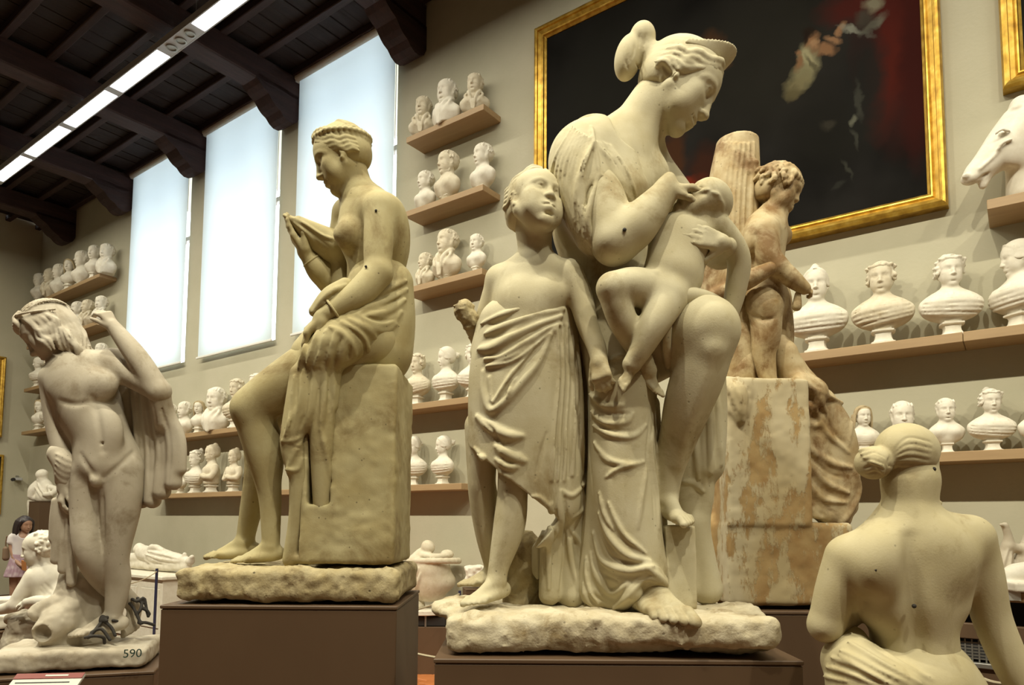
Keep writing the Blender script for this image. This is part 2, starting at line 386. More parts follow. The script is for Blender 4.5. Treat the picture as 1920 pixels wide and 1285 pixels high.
# ------------------------------------------------------------------ anatomy: heads, hands, feet
def zmap(ox, oy, sc): return lambda pts: [(ox+x/sc, oy+y/sc) for x, y in pts]
UPC = np.array([AX_R[2], AX_D[2], AX_F[2]])            # world up in the sculpting axes
FWC = unit(np.array([0, 0, 1.0])-UPC*UPC[2]); RTC = np.cross(FWC, -UPC)*-1
RTC = unit(np.array([1.0, 0, 0])-UPC*UPC[0]-FWC*FWC[0])
LEVEL = np.array([RTC, UPC, FWC])                      # rows: right, up, away, all true to the horizon
class Head:
    """local frame: x side, y up, z face; unit = chin-to-crown height"""
    def __init__(s, S, c, fwd, up, H): s.S = S; s.c = S.P(c); s.A = frame(fwd, up); s.H = H
    def q(s, p): return s.c+s.H*(p[0]*s.A[0]+p[1]*s.A[1]+p[2]*s.A[2])
    def ell(s, c, r, k=.06, sub=False, S=None): (S or s.S).ell_(s.q(c), np.array(r)*s.H, s.A, k*s.H, sub)
    def cone(s, a, b, ra, rb, k=.05, sub=False, S=None): (S or s.S).cone_(s.q(a), s.q(b), ra*s.H, rb*s.H, k*s.H, sub)
    def lock(s, pts, r, k=.02, sub=False, n=14, S=None):
        C = catmull(pts, n); t = np.linspace(0, 1, n); rr = np.interp(t, np.linspace(0, 1, len(r)), r) if hasattr(r, '__len__') else np.full(n, r)
        (S or s.S).chain_([s.q(p) for p in C], rr*s.H, k*s.H, sub)
    def face(s, jaw=1.0, child=0.0, fine=True, eyes=True):
        w = 1.0+.06*child
        s.ell((0,.14,-.06), (.325*w,.36,.42), .05); s.ell((0,.13,.10), (.275*w,.26,.235), .1)
        s.ell((0,-.10,.09), (.262*w,.36,.255), .08)
        for x in (-1, 1):
            s.cone((.225*x*w,-.17,-.02), (.05*x,-.42,.215), .09*jaw, .06*jaw, .1)
            s.ell((.165*x*w,-.10,.20), (.10+.02*child,.105+.02*child,.10), .09)
            s.ell((.15*x,-.24,.17), (.11+.02*child,.12,.11), .1)
        s.ell((0,-.415,.235), (.085,.07,.075), .07)
        s.ell((0,-.27,.265), (.13,.10,.085), .07)                       # muzzle under the lips
        if eyes:
            for x in (-1, 1):
                s.ell((.128*x,.012,.365), (.088,.05,.075), .07, True)
                s.ell((.128*x,.004,.262), (.07,.056,.062), .012)
                s.lock([(.055*x,.002,.300), (.10*x,.046,.327), (.155*x,.044,.312), (.205*x,.0,.262)], [.010,.017,.017,.010], .012)
                s.lock([(.055*x,-.002,.298), (.10*x,-.040,.312), (.155*x,-.038,.300), (.205*x,-.002,.262)], [.008,.012,.012,.008], .012)
                s.lock([(.04*x,.085,.335), (.12*x,.105,.322), (.205*x,.085,.262), (.25*x,.04,.20)], [.022,.026,.022,.014], .05)
        ny, nz, ly = .055*child, .040*child, .028*child
        s.cone((0,.12-ny*.4,.318), (0,-.15+ny,.395-nz), .036, .044, .045)
        s.ell((0,-.165+ny,.405-nz), (.045,.040,.045), .03)
        for x in (-1, 1):
            s.ell((.050*x,-.172+ny,.362-nz*.6), (.033,.032,.045), .02)
            if fine: s.ell((.026*x,-.205+ny,.392-nz), (.014,.012,.02), .01, True)
        s.lock([(-.10,-.278+ly,.290), (-.045,-.262+ly,.342), (0,-.270+ly,.354), (.045,-.262+ly,.342), (.10,-.278+ly,.290)], [.010,.020,.018,.020,.010], .022)
        s.lock([(-.085,-.288+ly,.292), (0,-.314+ly,.340), (.085,-.288+ly,.292)], [.012,.029,.012], .03)
        if fine: s.lock([(-.11,-.280+ly,.294), (-.04,-.284+ly,.357), (0,-.288+ly,.365), (.04,-.284+ly,.357), (.11,-.280+ly,.294)], [.006,.011,.011,.011,.006], .010, True)
        s.ell((0,-.364,.315), (.07,.020,.04), .03, True); s.ell((0,-.23,.372), (.014,.025,.018), .02, True)
    def ear(s, x, S=None):
        s.ell((.318*x,-.03,-.04), (.028,.105,.062), .03, S=S); s.lock([(.325*x,-.11,-.0), (.35*x,.0,-.06), (.348*x,.065,-.07), (.335*x,.07,-.01), (.325*x,.02,.02)], [.022,.02,.02,.02,.014], .01, S=S)
        s.ell((.355*x,-.02,-.03), (.02,.05,.03), .012, True, S=S); s.ell((.33*x,-.125,-.0), (.025,.032,.03), .01, S=S)

def wave_hair(hh, bands=((0, 0, .045), (-.07, -.02, .045), (.075, .0, .045), (-.13, -.06, .04)), up=0.0, back=-.24, amp=1.0):
    for x in (-1, 1):
        for (dy, dz, r_) in bands:
            hh.lock([(.03*x, .33+up+dy*.6, .27+dz), (.17*x, .27+up+dy*.9, .25+dz), (.26*x, .165+up+dy, .16+dz), (.315*x, .165-.025*amp+up+dy, .05+dz), (.335*x, .065+up+dy, -.04+dz), (.34*x, .06+.01*amp+up+dy, -.13+dz), (.32*x, .02+dy+up, back)], [r_*.7, r_, r_*.8, r_, r_*.8, r_, r_*.6], .018)
def strands(hh, n=15, r=.016, wob=.012, k=.012, z0=.30, z1=-.44, w=.345, h=.365, cy=.165):
    """combed ridges over the skull from the brow to the nape"""
    for i in range(n):
        t = (i-(n-1)/2)/((n-1)/2)*1.25; pts = []
        for u in np.linspace(.35, 3.0, 9): pts.append((w*math.sin(t)*(.35+.65*math.sin(u))+wob*math.sin(5*u+i), cy+h*math.sin(u)*math.cos(t*.75)-.03*abs(t), -.075+.44*math.cos(u)))
        hh.lock(pts, [r*.6, r, r, r*.6], k, n=18)
def finger(S, base, dirv, bend, L, r, curl, k=3):
    """three phalanges from base; dirv turns towards bend by curl (radians) at each joint"""
    d = unit(dirv); b = np.array(bend, float); b = unit(b-d*(b@d)); p = np.array(base, float); a = 0
    lens = (.45, .31, .24); rr = [r, r*.95, r*.84, r*.68]
    for i in range(3):
        a += curl[i]; q = p+L*lens[i]*(d*math.cos(a)+b*math.sin(a)); S.cone_(p, q, rr[i], rr[i+1], k); p = q
def hand(S, wrist, fingers_dir, palm_dir, size, curl=(.3,.4,.3), side=1, spread=.10, thumb=(.5,.3), k=4, tcurl=(.2,.25,.2)):
    """wrist: model-space point; fingers_dir: wrist->knuckles; palm_dir: normal on the palm side; side=+1/-1 flips the thumb"""
    f = unit(fingers_dir); n = np.array(palm_dir, float); n = unit(n-f*(n@f)); t = np.cross(f, n)*side
    w = np.array(wrist, float); z = size
    S.cone_(w, w+f*.12*z, .135*z, .15*z, k)
    for u in (-.145, -.05, .05, .145): S.cone_(w+f*.06*z+t*u*.55*z, w+f*.46*z+t*u*z*1.05-n*.01*z, .095*z, .072*z, k)
    for i, (u, Lf) in enumerate(((.165, .44), (.057, .49), (-.05, .455), (-.15, .36))):
        base = w+f*(.47-.03*(abs(i-1.2)))*z+t*u*z; c = curl[i] if hasattr(curl[0], '__len__') else curl
        finger(S, base, f+t*(u*spread*6), n, Lf*z, (.062 if i < 3 else .054)*z, c, k*.6)
    tb = w+f*.10*z+t*.13*z+n*.04*z; td = f*math.cos(thumb[0])+t*math.sin(thumb[0])+n*thumb[1]
    S.cone_(tb, tb+unit(td)*.17*z, .10*z, .078*z, k); finger(S, tb+unit(td)*.15*z, td, f*.6+n-t*.3, .36*z, .068*z, (0, tcurl[1], tcurl[2]), k*.6)
def foot(S, ankle, toe_dir, up, size, k=5, toes=True, side=1, r_ankle=.14):
    """ankle: model-space point; size = foot length; side=+1: big toe on the cross(up, toe) side"""
    f = unit(toe_dir); u = np.array(up, float); u = unit(u-f*(u@f)); t = np.cross(u, f)*side; z = size; a = np.array(ankle, float); g = a-u*.27*z
    S.cone_(a, g+u*.12*z+f*.05*z, r_ankle*z, .14*z, k); S.ell_(g+u*.12*z-f*.13*z, np.array((.125, .13, .13))*z, np.array([t, u, f]), k)
    S.cone_(a+f*.04*z, g+f*.42*z+u*.11*z+t*.05*z, .13*z, .085*z, k*1.5); S.cone_(g-f*.1*z+u*.09*z-t*.05*z, g+f*.42*z+u*.065*z-t*.10*z, .10*z, .07*z, k*1.5)
    S.cone_(g+u*.09*z, g+f*.48*z+u*.08*z+t*.10*z, .10*z, .08*z, k*1.5); S.cone_(g+f*.2*z+u*.09*z, g+f*.46*z+u*.075*z, .10*z, .075*z, k*1.5)
    for x in (-1, 1): S.ell_(a+t*.12*z*x-u*.02*z, np.array((.04, .05, .05))*z, np.array([t, u, f]), k)
    if toes:
        for i, (o, Ln, r) in enumerate(((.125, .25, .062), (.04, .235, .045), (-.03, .21, .043), (-.095, .18, .041), (-.15, .14, .038))):
            b = g+f*(.47-.025*i)*z+t*o*z+u*(.075)*z; m1 = b+f*Ln*.5*z+u*.02*z; e = b+f*Ln*z-u*.03*z
            S.cone_(b, m1, r*1.05*z, r*.95*z, 2.0); S.cone_(m1, e, r*.95*z, r*.92*z, 1.5)

# ------------------------------------------------------------------ shared materials
def plaster_wall(name, c1, c2):
    m = mat(name, c1, .9); b = m.node_tree.nodes['Principled BSDF']; tc = N(m, 'ShaderNodeTexCoord')
    n = N(m, 'ShaderNodeTexNoise', Scale=1.3, Detail=7.0, Roughness=.6); L(m, tc, 'Object', n, 'Vector')
    r = ramp(m, [(.3, c1), (.75, c2)]); L(m, n, 'Fac', r, 'Fac'); L(m, r, 0, b, 'Base Color')
    n2 = N(m, 'ShaderNodeTexNoise', Scale=38.0, Detail=5.0); L(m, tc, 'Object', n2, 'Vector')
    bp = N(m, 'ShaderNodeBump', Strength=.12, Distance=.01); L(m, n2, 'Fac', bp, 'Height'); L(m, bp, 0, b, 'Normal'); return m
def wood(name, c1, c2, axis=0, scale=3.0, rough=.6, stretch=12.0, bump=.1):
    m = mat(name, c1, rough); b = m.node_tree.nodes['Principled BSDF']; tc = N(m, 'ShaderNodeTexCoord')
    mp = N(m, 'ShaderNodeMapping'); sc = [stretch]*3; sc[axis] = 1.0; mp.inputs['Scale'].default_value = sc; L(m, tc, 'Object', mp, 'Vector')
    n = N(m, 'ShaderNodeTexNoise', Scale=scale, Detail=6.0, Roughness=.65); L(m, mp, 0, n, 'Vector')
    r = ramp(m, [(.3, c1), (.7, c2)]); L(m, n, 'Fac', r, 'Fac'); L(m, r, 0, b, 'Base Color')
    bp = N(m, 'ShaderNodeBump', Strength=bump, Distance=.01); L(m, n, 'Fac', bp, 'Height'); L(m, bp, 0, b, 'Normal'); return m
M = {}
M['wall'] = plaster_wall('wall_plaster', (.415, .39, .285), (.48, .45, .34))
M['wall_dim'] = plaster_wall('wall_plaster_darkened', (.15, .125, .09), (.19, .16, .115))  # for the unseen walls, darkened to cut the fill light they bounce back
M['shelf'] = wood('shelf_veneer', (.32, .21, .105), (.38, .255, .13), 0, 2.0, .55, 10, .03)
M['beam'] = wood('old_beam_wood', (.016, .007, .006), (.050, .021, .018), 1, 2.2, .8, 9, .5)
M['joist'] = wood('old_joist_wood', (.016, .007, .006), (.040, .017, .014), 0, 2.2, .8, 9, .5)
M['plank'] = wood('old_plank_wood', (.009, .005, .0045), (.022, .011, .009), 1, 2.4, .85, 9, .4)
M['plinth'] = wood('plinth_paint', (.085, .047, .022), (.105, .060, .029), 2, .8, .6, 2, .02)
M['dark'] = mat('black_parts_and_shade', (.02, .017, .015), .7)  # own black of camera lens and table frame; painted shade in the bench recess
M['metal'] = mat('dull_metal', (.32, .31, .28), .45, .8)
M['lamp_body'] = mat('lamp_grey_paint', (.42, .42, .42), .5)
M['lens'] = mat('lamp_tube', (.9, .9, .9), .5, emit=(1.0, .97, 1.0), estr=14.0)
M['glass'] = mat('window_glass', (.9, .95, 1.0), .05)
M['glass'].node_tree.nodes['Principled BSDF'].inputs['Transmission Weight'].default_value = 1.0
M['sash'] = mat('window_sash', (.45, .43, .38), .6)
M['floor_base'] = mat('floor_mortar', (.12, .055, .025), .8)

def blind_mat():
    m = bpy.data.materials.new('blind_fabric'); m.use_nodes = True; nt = m.node_tree; nt.nodes.clear()
    o = nt.nodes.new('ShaderNodeOutputMaterial'); d = nt.nodes.new('ShaderNodeBsdfDiffuse'); t = nt.nodes.new('ShaderNodeBsdfTranslucent'); mx = nt.nodes.new('ShaderNodeMixShader')
    d.inputs[0].default_value = (.74, .78, .76, 1); t.inputs[0].default_value = (.80, .90, .93, 1); mx.inputs[0].default_value = .6
    nt.links.new(d.outputs[0], mx.inputs[1]); nt.links.new(t.outputs[0], mx.inputs[2]); nt.links.new(mx.outputs[0], o.inputs[0]); return m
M['blind'] = blind_mat()
M['blind_bar'] = mat('blind_bar', (.72, .72, .68), .5)
M['roller'] = mat('roller_tube', (.55, .52, .42), .5)

# ------------------------------------------------------------------ room shell
YW, XE, YF, XR = 6.0, -17.4, -5.5, 7.0
WIN = [(-13.13, -11.08), (-10.66, -8.60), (-8.22, -6.17)]; WZ0, WZ1 = 4.17, 7.96; INS = .07
wb = MB(); T = .45
edges = [XE]
for a, b in WIN: edges += [a+INS, b-INS]
edges.append(XR)
for i in range(0, len(edges), 2): wb.box(((edges[i]+edges[i+1])/2, YW+T/2, CEIL/2), (edges[i+1]-edges[i], T, CEIL))
for a, b in WIN:
    wb.box(((a+b)/2, YW+T/2, WZ0/2+.02), (b-a-2*INS, T, WZ0+.04)); wb.box(((a+b)/2, YW+T/2, (CEIL+WZ1-.06)/2), (b-a-2*INS, T, CEIL-WZ1+.06))
tag(wb.build('wall_back', M['wall']), kind='structure')
tag(MB().box((XE-.1, (YW+YF)/2, CEIL/2), (.2, YW-YF, CEIL)).build('wall_left', M['wall']), kind='structure')
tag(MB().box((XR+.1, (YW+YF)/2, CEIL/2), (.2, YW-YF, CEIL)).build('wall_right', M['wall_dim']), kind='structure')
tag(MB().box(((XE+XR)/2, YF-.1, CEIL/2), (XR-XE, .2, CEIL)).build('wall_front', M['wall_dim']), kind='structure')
floor = tag(MB().box(((XE+XR)/2, (YW+YF)/2, -.06), (XR-XE+.5, YW-YF+1, .1)).build('floor', M['floor_base']), kind='structure')
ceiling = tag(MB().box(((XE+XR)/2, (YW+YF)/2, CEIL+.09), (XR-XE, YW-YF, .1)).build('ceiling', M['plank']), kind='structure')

# terracotta tiles where the floor shows between the plinths; beyond them the mortar colour carries on
tm = mat('terracotta', (.42, .13, .035), .45); b_ = tm.node_tree.nodes['Principled BSDF']
oi = N(tm, 'ShaderNodeObjectInfo'); tcn = N(tm, 'ShaderNodeTexCoord'); nn = N(tm, 'ShaderNodeTexNoise', Scale=9.0, Detail=5.0); L(tm, tcn, 'Object', nn, 'Vector')
adn = N(tm, 'ShaderNodeMath', operation='MULTIPLY_ADD'); L(tm, oi, 'Random', adn, 0); adn.inputs[1].default_value = .5; L(tm, nn, 'Fac', adn, 2)
rr = ramp(tm, [(.3, (.34, .10, .028)), (1.0, (.52, .18, .055))]); L(tm, adn, 0, rr, 'Fac'); L(tm, rr, 0, b_, 'Base Color')
tile_me = MB().box((0, 0, 0), (.236, .236, .024), bevel=.004).build('tile', tm, floor).data
bpy.data.objects.remove([o for o in floor.children][0])
tc_ = at_z(780, 1262, 0.0); k = 0
for i in range(-7, 8):
    for j in range(-8, 9):
        o = link('tile', tile_me, None, floor); o.location = (round(tc_[0]/.24)*.24+i*.24, round(tc_[1]/.24)*.24+j*.24+(.12 if i % 2 else 0), -.0085)

# ceiling: main beams on corbels, joists across them, planks above
BX = [-15.66, -13.2, -10.7, -8.25, -5.75, -3.28, -.8, 1.7, 4.2]; BW = .34; BZ = 7.65
def corbel_mesh():
    prof = [(0.0, 7.42), (.04, 7.33), (.12, 7.28), (.2, 7.275), (.27, 7.31), (.33, 7.37), (.40, 7.40), (.45, 7.44), (.52, 7.52), (.60, 7.56), (.66, 7.60), (.72, 7.655), (.72, 7.72), (0, 7.72)]
    P = []; n = len(prof)
    for x in (-BW*.5, BW*.5):
        for d, z in prof: P.append((x, -d, z))
    Fs = [tuple(range(n)), tuple(range(2*n-1, n-1, -1))]+[(i, i+n, (i+1) % n+n, (i+1) % n) for i in range(n)]
    return MB().add(P, [q[::-1] for q in Fs])
cme = None
for i, bx in enumerate(BX):
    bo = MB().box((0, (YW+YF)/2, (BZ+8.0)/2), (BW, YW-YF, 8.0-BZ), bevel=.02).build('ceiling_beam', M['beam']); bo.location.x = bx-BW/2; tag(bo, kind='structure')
    if cme is None: c = corbel_mesh().build('corbel', M['beam'], bo); cme = c.data
    else: c = link('corbel', cme, None, bo)
    c.location = (0, YW-.002, 0)
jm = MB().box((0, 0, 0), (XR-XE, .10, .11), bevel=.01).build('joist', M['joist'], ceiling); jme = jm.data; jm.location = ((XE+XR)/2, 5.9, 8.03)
for j in range(1, 19):
    y = 5.9-j*.56
    if y < YF: break
    o = link('joist', jme, None, ceiling); o.location = ((XE+XR)/2, y, 8.03)
pme = None; k = 0; x = -17.2
while x < -3.0 and k < 60:
    wv = .235
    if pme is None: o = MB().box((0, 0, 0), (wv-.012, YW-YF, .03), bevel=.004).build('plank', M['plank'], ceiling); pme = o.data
    else: o = link('plank', pme, None, ceiling)
    o.location = (x, (YW+YF)/2, 8.098+.006*((k*7) % 3)); x += wv; k += 1

# windows behind blinds
for i, (a, b) in enumerate(WIN):
    wn = empty('window_%d' % (i+1), ((a+b)/2, YW+.3, WZ0)); tag(wn, kind='structure'); W2 = b-a-2*INS; H2 = WZ1-WZ0-.04
    fb = MB(); z0 = .04
    for sx in (-1, 1): fb.box((sx*(W2/2-.035), 0, z0+H2/2), (.07, .08, H2))
    for z in (z0+.035, z0+H2*.62, z0+H2-.035): fb.box((0, 0, z), (W2-.14, .08, .07))
    fb.box((0, 0, z0+H2/2), (.06, .075, H2-.14)); sa = fb.build('sash', M['sash'], wn)
    for sx in (-1, 1):
        for z, hh in ((z0+H2*.325, H2*.55), (z0+H2*.81, H2*.31)): MB().box((sx*(W2/4-.01), 0, z), (W2/2-.09, .008, hh)).build('pane', M['glass'], sa)
    nm = ('beside the stacked shelves at the far end', 'in the middle', 'nearest the short bust shelves')[i]
    bl = empty('roller_blind', ((a+b)/2, YW-.075, WZ0)); tag(bl, 'tall glowing white roller blind of the window %s' % nm, 'blind', 'white roller blinds on the window wall')
    W = b-a-.05; Hb = WZ1-WZ0
    P = []; Fs = []; nx = 12; nz = 20
    for u in range(nx+1):
        for v in range(nz+1): P.append((-W/2+.02+(W-.04)*u/nx, .004*math.sin(u*1.3+i)*(1-v/nz), .01+(Hb-.04)*v/nz))
    for u in range(nx):
        for v in range(nz): q = u*(nz+1)+v; Fs.append((q, q+nz+1, q+nz+2, q+1))
    me = MB().add(P, Fs).build('fabric', M['blind'], bl, smooth=True)
    MB().tube([(-W/2-.03, 0, Hb), (W/2+.03, 0, Hb)], .055, 14).build('roller', M['roller'], bl, smooth=True)
    MB().box((0, -.012, .012), (W-.02, .028, .035), bevel=.006).build('bottom_bar', M['blind_bar'], bl)
    for sx in (-1, 1): MB().box((sx*(W/2+.045), .03, Hb), (.02, .11, .10), bevel=.005).build('bracket', M['metal'], bl)
    MB().tube([(W/2+.005, -.005, Hb-.05), (W/2-.002, -.004, Hb*.5), (W/2+.004, -.005, .12)], .004, 6).build('pull_chain', M['metal'], bl)

tag(MB().box(((WIN[0][0]+WIN[2][1])/2, YW+T+.75, 8.15), (WIN[2][1]-WIN[0][0]+1.5, 1.5, .25)).build('shade_overhang_1', M['wall']), kind='structure')   # unseen overhang, added outside to shade the tops of the blinds
# the long strip light with its tubes and the three small spots
SY, SZ = 4.1, 7.4
def strip_x(px, py): return float(at_y(px, py, SY)[0])
def tube_light(name, y, spans, spots_at, lab, extra):
    x0 = min(s[0] for s in spans)-.15; x1 = max(s[1] for s in spans)+.15
    e = empty(name, ((x0+x1)/2, y, SZ)); tag(e, lab, 'light'); c = (x0+x1)/2
    hb = MB().box((0, 0, .045), (x1-x0, .20, .08), bevel=.01)
    hb.box((0, -.0925, 0), (x1-x0, .015, .03)); hb.box((0, .0925, 0), (x1-x0, .015, .03))
    xs = sorted(spans); g0 = x0
    for a, b in xs+[(x1, x1)]:
        if a-g0 > .02: hb.box(((g0+a)/2-c, 0, 0), (a-g0, .17, .026))
        g0 = b
    hb.build('housing', M['lamp_body'], e)
    for a, b in xs: MB().box(((a+b)/2-c, 0, -.002), (b-a-.02, .155, .024), bevel=.008).build('tube', M['lens'], e)
    for sx in spots_at:
        MB().lathe([(.02, .0), (.062, -.004), (.066, -.022), (.05, -.024), (.045, -.012), (.02, -.010)], (sx-c, 0, -.008), 18).build('spot_lamp', M['metal'], e, smooth=True)
    nwire = max(2, int((x1-x0)/2.4))
    for i in range(nwire): MB().tube([(x0-c+.3+(x1-x0-.6)*i/(nwire-1), 0, .08), (x0-c+.3+(x1-x0-.6)*i/(nwire-1), 0, 8.02-SZ)], .004, 6).build('hanger', M['metal'], e)
    return e
px_spans = [((0, 325), (53, 291)), ((53, 291), (126, 237)), ((126, 237), (213, 175)), ((213, 175), (312, 104))]
sp = []
for a, b in px_spans:
    xa, xb = strip_x(*a), strip_x(*b); sp.append((xa+.07, xb-.07))
Ltube = sp[-1][1]-sp[-1][0]
xs_ = strip_x(368, 61); sp.append((xs_+.03, xs_+Ltube))
x = sp[-1][1]+.14
while x < 4: sp.append((x, x+Ltube)); x += Ltube+.14
x = sp[0][1]-Ltube; sp[0] = (x, sp[0][1])
sx_ = [strip_x(*p) for p in ((322, 97), (339, 84), (356, 72))]
tube_light('strip_light', SY, sp, sx_, 'long suspended strip light with white tubes across the dark ceiling', None)

# ------------------------------------------------------------------ shelves
def shelf(name, x0, x1, z, label, y0=5.68, th=.07, group='bust shelves on the window wall'):
    y0 = y0+.01; c = ((x0+x1)/2, (y0+YW)/2, z+th/2)
    o = MB().box((0, 0, 0), (x1-x0, YW-y0, th), bevel=.004).build(name, M['shelf']); o.location = c; tag(o, label, 'shelf', group); return o
SH = {}
for r, (z, n) in enumerate(((6.08, 'topmost'), (5.17, 'second'), (4.24, 'third'))):
    SH['m%d' % (r+1)] = shelf('wall_shelf', -5.76, -4.585, z, '%s of the three short wooden shelves between window and big painting' % n)
SH['m4'] = shelf('wall_shelf', -11.6, -4.585, 2.863, 'upper long wooden shelf running below the windows behind the seated statue')
SH['m5'] = shelf('wall_shelf', -11.6, -4.84, 1.937, 'lower long wooden shelf running below the windows behind the seated statue')
SH['a1'] = shelf('wall_shelf', -1.95, -.30, 2.863, 'upper wooden shelf under the big painting, left board behind the small boy statue')
SH['a2'] = shelf('wall_shelf', -.297, 2.2, 2.863, 'upper wooden shelf at the right edge, right of the board joint')
SH['b1'] = shelf('wall_shelf', -1.95, 2.2, 2.032, 'lower wooden shelf behind the head of the kneeling nude')
SH['h'] = shelf('wall_shelf', -.125, 1.6, 3.735, 'wooden shelf carrying the horse head', y0=5.61)
for r, (z, n) in enumerate(((6.10, 'topmost'), (5.19, 'second'), (4.27, 'third'), (3.355, 'lowest'))):
    SH['l%d' % (r+1)] = shelf('wall_shelf', -17.0, -13.72, z, '%s wooden shelf in the far corner left of the windows' % n)

# ------------------------------------------------------------------ paintings
def gilt(name):
    m = mat(name, (.62, .38, .06), .35, .75); b = m.node_tree.nodes['Principled BSDF']; tc = N(m, 'ShaderNodeTexCoord')
    n = N(m, 'ShaderNodeTexNoise', Scale=14.0, Detail=6.0); L(m, tc, 'Object', n, 'Vector')
    r = ramp(m, [(.3, (.33, .18, .025)), (.55, (.55, .34, .055)), (.75, (.70, .48, .12))]); L(m, n, 'Fac', r, 'Fac'); L(m, r, 0, b, 'Base Color')
    bp = N(m, 'ShaderNodeBump', Strength=.25, Distance=.004); L(m, n, 'Fac', bp, 'Height'); L(m, bp, 0, b, 'Normal'); return m
M['gilt'] = gilt('gilt_frame')
def canvas(name, base, blobs, w, h):
    """dark oil ground with soft brushed patches: (x, z, rx, rz, angle, colour, strength), canvas metres from the centre"""
    m = mat(name, base, .6); b = m.node_tree.nodes['Principled BSDF']; b.inputs['Specular IOR Level'].default_value = .02; tc = N(m, 'ShaderNodeTexCoord')
    ns = N(m, 'ShaderNodeTexNoise', Scale=9.0, Detail=8.0); L(m, tc, 'Object', ns, 'Vector')
    ws = N(m, 'ShaderNodeVectorMath', operation='SCALE'); L(m, ns, 'Color', ws, 0); ws.inputs['Scale'].default_value = .13
    wa = N(m, 'ShaderNodeVectorMath', operation='ADD'); L(m, tc, 'Object', wa, 0); L(m, ws, 0, wa, 1)
    n = N(m, 'ShaderNodeTexNoise', Scale=1.4, Detail=5.0); L(m, tc, 'Object', n, 'Vector')
    r = ramp(m, [(.35, base), (.75, tuple(x*2.2+.004 for x in base))]); L(m, n, 'Fac', r, 'Fac'); a = (r, 0)
    for (x, z, rx, rz, ang, colr, st) in blobs:
        mp = N(m, 'ShaderNodeMapping', vector_type='TEXTURE'); L(m, wa, 0, mp, 'Vector')
        mp.inputs['Location'].default_value = (x+.065, .05, z+.065); mp.inputs['Rotation'].default_value = (0, ang, 0); mp.inputs['Scale'].default_value = (rx, 40, rz)
        g = N(m, 'ShaderNodeTexGradient', gradient_type='SPHERICAL'); L(m, mp, 0, g, 'Vector')
        rp = ramp(m, [(.0, (0, 0, 0)), (.62, (st, st, st))]); L(m, g, 'Fac', rp, 'Fac'); a = mixc(m, (rp, 0), a, tuple(v_*.62 for v_ in colr))
    m.node_tree.links.new(a[0].outputs[a[1]], b.inputs['Base Color']); return m
def framed(name, x0, x1, z0, z1, label, cm, fw=.13, dep=.12, on='back', cat='painting'):
    cx, cz = (x0+x1)/2, (z0+z1)/2
    e = empty(name, (cx, YW-.005, cz) if on == 'back' else (XE+.005, cx, cz), 0 if on == 'back' else math.pi/2); tag(e, label, cat)
    w, h = x1-x0, z1-z0
    prof = [(0, 0), (0, -dep*.75), (.012, -dep*.95), (.03, -dep), (.045, -dep*.92), (.05, -dep*.78), (fw*.62, -dep*.62), (fw*.72, -dep*.70), (fw*.80, -dep*.70), (fw*.86, -dep*.55), (fw, -dep*.42), (fw, 0)]
    for side in range(4):
        P = []; Fs = []; n = len(prof)
        for end in (-1, 1):
            for i, d in prof:
                if side == 0: P.append((end*(w/2-i), d, -h/2+i))
                if side == 1: P.append((w/2-i, d, end*(h/2-i)))
                if side == 2: P.append((-end*(w/2-i), d, h/2-i))
                if side == 3: P.append((-w/2+i, d, -end*(h/2-i)))
        for i in range(n): Fs.append((i, (i+1) % n, (i+1) % n+n, i+n))
        MB().add(P, Fs).build('frame_rail', M['gilt'], e)
    MB().box((0, -dep*.25, 0), (w-2*fw+.01, .02, h-2*fw+.01)).build('canvas', cm, e); return e
YP = YW-.12
pTL, pBR = at_y(1000, 53, YP), at_y(1777, 381, YP)
x0, x1, z1, z0 = pTL[0], pBR[0], pTL[2], pBR[2]
pcx, pcz = (x0+x1)/2, (z0+z1)/2
def pc(x, y): q = at_y(x, y, YW-.04); return q[0]-pcx, q[2]-pcz
SK, CRM, RED, GRN, STL = (.30, .16, .08), (.42, .38, .22), (.22, .025, .015), (.035, .04, .022), (.30, .30, .24)
def bl(px, py, rx, rz, ang, c, st=.9): x, z = pc(px, py); return (x, z, rx, rz, ang, c, st)
